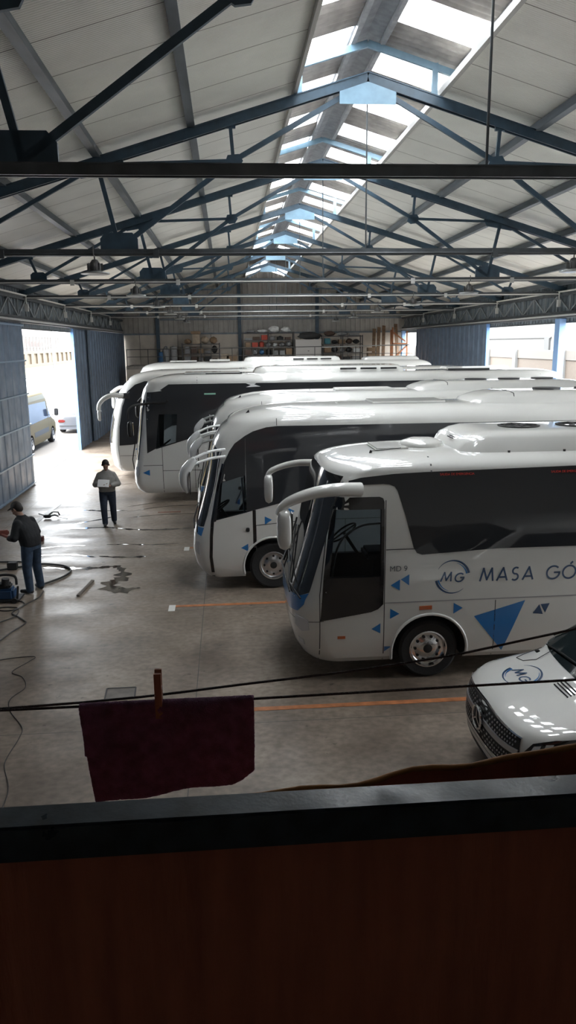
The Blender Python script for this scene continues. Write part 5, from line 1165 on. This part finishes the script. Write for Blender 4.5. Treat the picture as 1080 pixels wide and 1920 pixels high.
MB().box(-39.3, -39, 60, 290, .72, 1.3).build('base', BW, r); MB().box(-39.3, -39, 60, 290, 3.3, 3.8).build('coping', BW, r)
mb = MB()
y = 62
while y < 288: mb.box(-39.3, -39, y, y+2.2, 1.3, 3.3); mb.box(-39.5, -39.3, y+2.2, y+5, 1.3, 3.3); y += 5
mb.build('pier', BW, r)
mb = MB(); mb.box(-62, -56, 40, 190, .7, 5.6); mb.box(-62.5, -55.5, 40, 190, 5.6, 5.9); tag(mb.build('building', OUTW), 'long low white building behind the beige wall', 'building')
r = empty('mesh_fence', (-45, 230, .7), 'pale open metal fence behind the beige wall, right of the white building', 'fence')
FM = mat('fence_metal', (.06, .054, .05), .6)
mb = MB(); mb.box(-45.1, -45, 160, 300, 6.9, 7.1); mb.box(-45.1, -45, 160, 300, 4.5, 4.6); mb.build('rail', FM, r)
mb = MB()
for i in range(47): mb.box(-45.15, -44.95, 160+i*3, 160.25+i*3, .7, 7.2)
mb.build('picket', FM, r)
r = empty('street_lamp', (-35.3, 160, .3), 'pale lamp post on the verge seen through the left doorway', 'lamp')
MB().tube([(-35.3, 160, .3), (-35.3, 160, 9.5)], [.28, .16], 10).build('pole', OUTW, r); MB().rbox((-34.6, 160, 9.5), (1.6, .3, .16), bev=.04).build('head', OUTW, r)
HZ = mat('hazy_far_trees', (.075, .062, .058), .9, noise=.25, nscale=.08)
for i, (x, y, w, h) in enumerate(((-105, 215, 34, 13), (-120, 310, 38, 15), (-110, 410, 45, 16))):
    def fn(u, v, x=x, y=y, w=w, h=h):
        th = pi*u; ph = 2*pi*v; k = 1+.12*sin(5*ph+3*th)+.08*sin(11*ph)
        return (x+w*.4*sin(th)*cos(ph)*k, y+w*sin(th)*sin(ph)*k, h*.5-h*.5*cos(th)*k+.2)
    mb = MB(); mb.grid(fn, 16, 30); tag(mb.build('tree_belt', HZ, None, 80), 'hazy reddish belt of trees on the skyline, %s through the left doorway' % ('leftmost', 'middle', 'rightmost')[i], 'trees', kind='stuff')
# right-hand yard
PB = mat('peach_wall', (.08, .062, .048), .8, noise=.06)
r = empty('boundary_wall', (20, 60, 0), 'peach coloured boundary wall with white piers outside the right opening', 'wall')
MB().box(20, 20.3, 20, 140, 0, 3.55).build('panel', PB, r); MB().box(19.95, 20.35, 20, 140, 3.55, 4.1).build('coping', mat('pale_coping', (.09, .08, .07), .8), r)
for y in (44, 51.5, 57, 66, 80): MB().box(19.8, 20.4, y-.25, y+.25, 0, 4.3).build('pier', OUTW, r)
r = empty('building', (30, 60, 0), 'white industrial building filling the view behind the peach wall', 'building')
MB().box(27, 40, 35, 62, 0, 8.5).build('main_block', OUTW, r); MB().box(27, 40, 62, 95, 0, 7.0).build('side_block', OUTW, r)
MB().box(26.9, 27, 35, 61.5, 6.6, 6.7).build('gutter_line', mat('gutter_grey', (.045, .045, .045), .6), r); MB().box(26.9, 27, 62, 80, 4.9, 5.0).build('canopy_edge', mat('gutter_grey', (.045, .045, .045), .6), r)
MB().box(26.85, 27, 62.2, 63.2, 3.8, 4.9).build('downpipe', mat('gutter_grey', (.045, .045, .045), .6), r)
mb = MB(); sheet(mb, (13.5, 52.4, 2.9), (1, .0, 0), (0, 0, 4), (0, -1, 0), 3.6, .3, .06); o = mb.build('ribbed_shed', mat('pale_green_sheet', (.062, .085, .065), .6)); tag(o, 'pale green ribbed sheet wall seen through the narrow gap in the far right corner', 'shed')
mb = MB(); mb.box(13.5, 17.1, 52.4, 52.7, 0, 2.9); o = mb.build('low_wall', OUTW); tag(o, 'white low wall below the pale green ribbed sheeting', 'wall')
c = copy_tree(r9); c.location = (16.2, 38.5, 0); tag(c, 'grey-blue car parked outside to the right of the pale blue column', 'car')
# ------------------------------------------------------------------ people
SKIN = mat('skin', (.30, .17, .12), .55); HAIR = mat('dark_hair', (.018, .014, .012), .7)
def blob(name, mb, m, parent, voxel=.012, sm=4, it=6):
    o = mb.build(name, m, parent)
    md = o.modifiers.new('r', 'REMESH'); md.mode = 'VOXEL'; md.voxel_size = voxel; md.use_smooth_shade = True
    md = o.modifiers.new('s', 'SMOOTH'); md.factor = .5; md.iterations = it
    par = o.parent; loc = o.location.copy(); bpy.context.view_layer.update(); eval_mods(o)
    o.data.shade_smooth(); return o
def ball(mb, c, r, sc=(1, 1, 1), n=14):
    M = Matrix.Translation(c) @ Matrix.Diagonal((*sc, 1))
    return mb.lathe([(max(.001, r*sin(pi*i/n)), -r*cos(pi*i/n)) for i in range(n+1)], M, 18)
def limb(mb, pts, rad, n=14):
    P = [Vector(p) for p in pts]; Q = []; R = []
    for i in range(len(P)-1):
        for j in range(5): Q.append(P[i].lerp(P[i+1], j/5)); R.append(rad[i]+(rad[i+1]-rad[i])*j/5)
    Q.append(P[-1]); R.append(rad[-1]); mb.tube(Q, R, n)
    for p, r_ in zip(P, rad): ball(mb, p, r_)
    return mb
def torso(mb, rows, n=20):   # rows: (x, y, z, half width, half depth)
    vs = []; fs = []; 
    P = catmull([Vector((a, b, c)) for a, b, c, d, e in rows], 5); D = catmull([Vector((d, e, 0)) for a, b, c, d, e in rows], 5)
    for p, d in zip(P, D):
        for j in range(n):
            t = 2*pi*j/n; vs.append((p.x+d.x*math.copysign(abs(cos(t))**.85, cos(t)), p.y+d.y*math.copysign(abs(sin(t))**.85, sin(t)), p.z))
    k = len(P)
    for i in range(k-1):
        for j in range(n): fs.append((i*n+j, i*n+(j+1) % n, (i+1)*n+(j+1) % n, (i+1)*n+j))
    fs.append(tuple(range(n-1, -1, -1))); fs.append(tuple(range((k-1)*n, k*n))); mb.add(vs, fs); return mb
def head(mb, c, yaw=0., pitch=0., s=1.):
    """face towards -y"""
    M = Matrix.Translation(c) @ Matrix.Rotation(yaw, 4, 'Z') @ Matrix.Rotation(pitch, 4, 'X') @ Matrix.Scale(s, 4)
    t = MB(); ball(t, (0, .005, .03), .092, (.84, 1.05, 1.05)); ball(t, (0, -.025, -.045), .068, (.85, 1.0, 1.05)); ball(t, (0, -.065, -.085), .030, (1.1, .9, .9))
    t.tube([(0, -.09, .02), (0, -.118, -.022), (0, -.098, -.035)], [.010, .016, .012], 8)          # nose
    t.tube([(-.035, -.088, .032), (0, -.097, .030), (.035, -.088, .032)], .009, 6)                # brow
    t.tube([(-.022, -.092, -.058), (0, -.098, -.056), (.022, -.092, -.058)], .007, 6)             # mouth
    for sx in (-1, 1): ball(t, (sx*.030, -.080, .012), .013); t.tube([(sx*.078, .005, .03), (sx*.092, .015, .01), (sx*.082, .008, -.025)], .012, 6)
    mb.add([M @ Vector(v) for v in t.v], t.f); return M
def hand(mb, w, d, side, palm_n, s=1.):
    """w wrist point, d direction of fingers, palm_n palm normal"""
    w = Vector(w); d = Vector(d).normalized(); nrm_ = Vector(palm_n).normalized(); x = d.cross(nrm_).normalized()*side
    limb(mb, [w, w+d*.045*s, w+d*.085*s], [.024, .030, .028])
    ball(mb, w+d*.065*s, .038, (1, 1, .9))
    for i, L in enumerate((.070, .080, .074, .058)):
        b = w+d*.088*s+x*(.030-.020*i); m = b+d*L*.5*s+nrm_*.008; e = m+d*L*.32*s+nrm_*.030
        limb(mb, [b, m, e], [.0105, .0098, .0088], 8)
    b = w+d*.03*s+x*.030; limb(mb, [b, b+d*.035*s+x*.028+nrm_*.008, b+d*.070*s+x*.032+nrm_*.022], [.013, .012, .0105], 8)
def person(loc, rz, label, cat, P, top, trouser, shoe, hairm, height=1.):
    r = empty('person', (0, 0, 0), label, cat)
    # continuous body: head, neck, trunk, arms, legs, hands
    b = MB(); HM = head(b, P['head'], P.get('hyaw', 0), P.get('hpitch', 0), 1.08)
    limb(b, [P['neck'], (Vector(P['neck'])+Vector(P['head']))/2+Vector((0, .02, -.02)), Vector(P['head'])+Vector((0, .01, -.03))], [.056, .052, .055])
    torso(b, [(*P['pelvis'], .13, .085), (*P['waist'], .125, .085), (*P['chest'], .15, .10), (*P['neck'], .06, .05)])
    for s_ in (0, 1):
        limb(b, [P['sh'][s_], P['el'][s_], P['wr'][s_]], [.05, .038, .027]); limb(b, [P['hip'][s_], P['kn'][s_], P['an'][s_]], [.075, .05, .035])
        hand(b, P['wr'][s_], P['hd'][s_], 1 if s_ == 0 else -1, P['hn'][s_])
    blob('body', b, SKIN, r, .0085, it=3)
    j = MB(); torso(j, [(P['pelvis'][0], P['pelvis'][1], P['pelvis'][2]-.04, .205, .15), (*P['waist'], .225, .165), ((P['waist'][0]+P['chest'][0])/2, (P['waist'][1]+P['chest'][1])/2, (P['waist'][2]+P['chest'][2])/2, .230, .165), (*P['chest'], .235, .16), (P['neck'][0], P['neck'][1]+.01, P['neck'][2]-.075, .185, .12), (P['neck'][0], P['neck'][1]+.005, P['neck'][2]-.02, .13, .10), (*P['neck'], .095, .088), (P['neck'][0], P['neck'][1], P['neck'][2]+.03, .075, .075)])
    for s_ in (0, 1):
        wr = Vector(P['wr'][s_]); el = Vector(P['el'][s_]); limb(j, [P['sh'][s_], el, wr.lerp(el, .06)], [.092, .080, .058])
    blob('jacket', j, top, r, .013, it=5)
    t = MB(); torso(t, [(P['pelvis'][0], P['pelvis'][1], P['pelvis'][2]-.12, .185, .13), (*P['pelvis'], .19, .135), (P['pelvis'][0], P['pelvis'][1], P['pelvis'][2]+.08, .165, .12)])
    for s_ in (0, 1):
        kn = Vector(P['kn'][s_]); an = Vector(P['an'][s_])
        limb(t, [P['hip'][s_], Vector(P['hip'][s_]).lerp(kn, .5), kn, kn.lerp(an, .6), an+Vector((0, 0, -.01))], [.115, .106, .088, .080, .074])
    blob('trousers', t, trouser, r, .014, it=4)
    for s_ in (0, 1):
        an = Vector(P['an'][s_]); f = Vector(P['toe'][s_]); sh = MB(); limb(sh, [an+Vector((0, 0, -.02)), an.lerp(f, .1)+Vector((0, 0, -.035))], [.045, .045]); h = Vector((an.x, an.y, .045))
        limb(sh, [h-(f-h)*.2, h, h.lerp(f, .5), h.lerp(f, .95)], [.042, .044, .043, .036]); sh.box(0, 0, 0, 0, 0, 0)
        blob('shoe', sh, shoe, r, .010, it=2)
    hr = MB(); hm = MB(); ball(hm, (0, .018, .045), .098, (.87, 1.06, 1.0)); ball(hm, (0, .05, -.005), .075, (.95, .9, 1.0))
    hr.add([HM @ Vector(v) for v in hm.v], hm.f)
    if P.get('cap'): c = MB(); c.rbox((0, -.10, .075), (.13, .09, .014), bev=.005); hr.add([HM @ Vector(v) for v in c.v], c.f)
    blob('hair' if not P.get('cap') else 'cap', hr, hairm, r, .008, it=2)
    r.scale = (height,)*3; r.rotation_euler = (0, 0, rz); r.location = loc
    return r
GREYJ = mat('grey_zip_jacket', (.26, .25, .24), .85, noise=.12, nscale=12, bump=.4, bscale=14); NAVYT = mat('dark_denim', (.022, .032, .055), .85, noise=.25, nscale=15, bump=.3, bscale=20)
DJ = mat('black_jacket', (.007, .008, .011), .8, noise=.2, nscale=10, bump=.4, bscale=12); JEAN = mat('blue_denim', (.026, .048, .085), .85, noise=.3, nscale=14, bump=.35, bscale=16); SHOE = mat('dark_shoe', (.015, .015, .017), .5)
PA = dict(head=(0, -.06, 1.60), hpitch=.45, neck=(0, .0, 1.46), chest=(0, .0, 1.28), waist=(0, -.01, 1.08), pelvis=(0, .0, .95),
          sh=((-.165, .0, 1.335), (.165, .0, 1.335)), el=((-.285, -.0, 1.10), (.285, -.0, 1.10)), wr=((-.12, -.27, 1.13), (.12, -.25, 1.10)), hd=((1, -.35, .1), (-1, -.3, .05)), hn=((0, -.2, 1), (0, -.2, 1)),
          hip=((-.10, 0, .90), (.10, 0, .90)), kn=((-.11, -.10, .50), (.12, .05, .50)), an=((-.10, -.06, .09), (.13, .16, .12)), toe=((-.11, -.24, .04), (.15, -.0, .04)))
p1 = person((-3.27, 19.90, 0), radians(8), 'man in a grey zip jacket and dark jeans walking towards the camera reading a paper', 'person', PA, GREYJ, NAVYT, SHOE, HAIR, 1.02)
mb = MB(); mb.tube(catmull([(.13, -.03, 1.47), (.02, -.145, 1.36), (-.12, -.17, 1.22), (-.2, -.08, 1.05)][::-1], 6), .014, 6); st = mb.build('bag_strap', BLACK, p1)
mb = MB(); mb.rbox((.20, -.02, 1.02), (.07, .18, .16), bev=.02); mb.build('belt_bag', BLACK, p1, 40)
M = Matrix.Translation((-3.30, 19.57, 1.20)) @ Matrix.Rotation(radians(55), 4, 'X') @ Matrix.Rotation(radians(-4), 4, 'Z')
mb = MB(); mb.grid(lambda u, v: M @ Vector(((u-.5)*.30, (v-.5)*.21, .01*sin(u*3))), 8, 6); o = mb.build('paper_sheet', mat('white_paper', (.8, .8, .8), .7)); tag(o, 'white sheet of paper held by the man in the grey jacket', 'paper')
md = o.modifiers.new('s', 'SOLIDIFY'); md.thickness = .001
PB_ = dict(head=(-.02, -.27, 1.57), hpitch=.62, hyaw=.15, neck=(0, -.15, 1.45), chest=(0, -.08, 1.27), waist=(0, .0, 1.07), pelvis=(0, .02, .95), cap=True,
          sh=((-.17, -.10, 1.33), (.17, -.10, 1.33)), el=((-.28, -.08, 1.10), (.28, -.10, 1.10)), wr=((-.16, -.36, 1.06), (.14, -.36, 1.03)), hd=((.6, -1, -.1), (-.6, -1, -.1)), hn=((.3, 0, -1), (-.3, 0, -1)),
          hip=((-.10, .02, .90), (.10, .02, .90)), kn=((-.14, -.02, .49), (.13, .0, .49)), an=((-.15, .03, .09), (.15, .05, .09)), toe=((-.21, -.14, .04), (.20, -.12, .04)))
p2 = person((-3.92, 14.45, 0), radians(-120), 'man in black jacket and blue jeans standing with his back turned at the left edge', 'person', PB_, DJ, JEAN, SHOE, HAIR, 1.03)
mb = MB(); mb.rbox((-4.60, 14.88, 1.09), (.34, .10, .10), bev=.02, rz=.3); mb.tube([(-4.60, 14.88, 1.07), (-4.42, 14.78, 1.02)], .03, 8); tag(mb.build('hand_tool', mat('tool_reddish', (.28, .10, .08), .6)), 'reddish hand tool held out in front of the man in the black jacket', 'tool')
# ------------------------------------------------------------------ light, sky, camera
w = bpy.data.worlds.new('overcast'); SC.world = w; w.use_nodes = True
bg = w.node_tree.nodes['Background']; bg.inputs['Color'].default_value = (.93, .97, 1.0, 1); bg.inputs['Strength'].default_value = 1.0
wt = w.node_tree; tc = wt.nodes.new('ShaderNodeTexCoord'); sx = wt.nodes.new('ShaderNodeSeparateXYZ'); mr = wt.nodes.new('ShaderNodeMapRange')   # overcast sky: zenith about three times the horizon
wt.links.new(tc.outputs['Generated'], sx.inputs[0]); wt.links.new(sx.outputs['Z'], mr.inputs[0])
mr.inputs[1].default_value = 0; mr.inputs[2].default_value = 1; mr.inputs[3].default_value = .85; mr.inputs[4].default_value = 3.0; wt.links.new(mr.outputs[0], bg.inputs['Strength'])
def portal(name, loc, rot, sx, sy):
    l = bpy.data.lights.new(name, 'AREA'); l.shape = 'RECTANGLE'; l.size = sx; l.size_y = sy
    l.cycles.is_portal = True
    o = bpy.data.objects.new(name, l); COL.objects.link(o); o.location = loc; o.rotation_euler = rot; return o
portal('skylight_daylight', (RX, 25.5, 10.1), (0, 0, 0), 4.2, 42)
portal('left_doorway_daylight', (XL-.35, 30.9, 2.7), (0, radians(-90), 0), 5.4, 9)
portal('right_doorway_daylight', (XR+.35, 30.6, 2.7), (0, radians(90), 0), 5.4, 7.4)
portal('right_doorway_added_gap_daylight', (XR+.35, 17.5, 2.7), (0, radians(90), 0), 5.4, 18.4)  # spans the opening by the columns and the added unseen gap
cam = bpy.data.cameras.new('camera'); co = bpy.data.objects.new('camera', cam); COL.objects.link(co)
f, yaw, pitch, roll = 1404.8, .0776105, .2210537, -.0122565
Fv = Vector((sin(yaw)*cos(pitch), cos(yaw)*cos(pitch), -sin(pitch))); Rv = Vector((cos(yaw), -sin(yaw), 0)); Uv = Rv.cross(Fv)
R2 = Rv*cos(roll)+Uv*sin(roll); U2 = -Rv*sin(roll)+Uv*cos(roll)
mw = Matrix((R2, U2, -Fv)).transposed().to_4x4(); mw.translation = Vector((0, 0, H)); co.matrix_world = mw
cam.sensor_fit = 'AUTO'; cam.sensor_width = 36; cam.lens = f*36/1920; cam.clip_start = .05; cam.clip_end = 1000
SC.camera = co
SC.view_settings.view_transform = 'Standard'; SC.view_settings.look = 'None'; SC.view_settings.gamma = 1; SC.view_settings.use_curve_mapping = False
SC.view_settings.exposure = 3.55
SC.cycles.use_denoising = True
SC.cycles.sample_clamp_indirect = 6
for o in SC.objects:
    if o.type == 'EMPTY': o.empty_display_size = .1
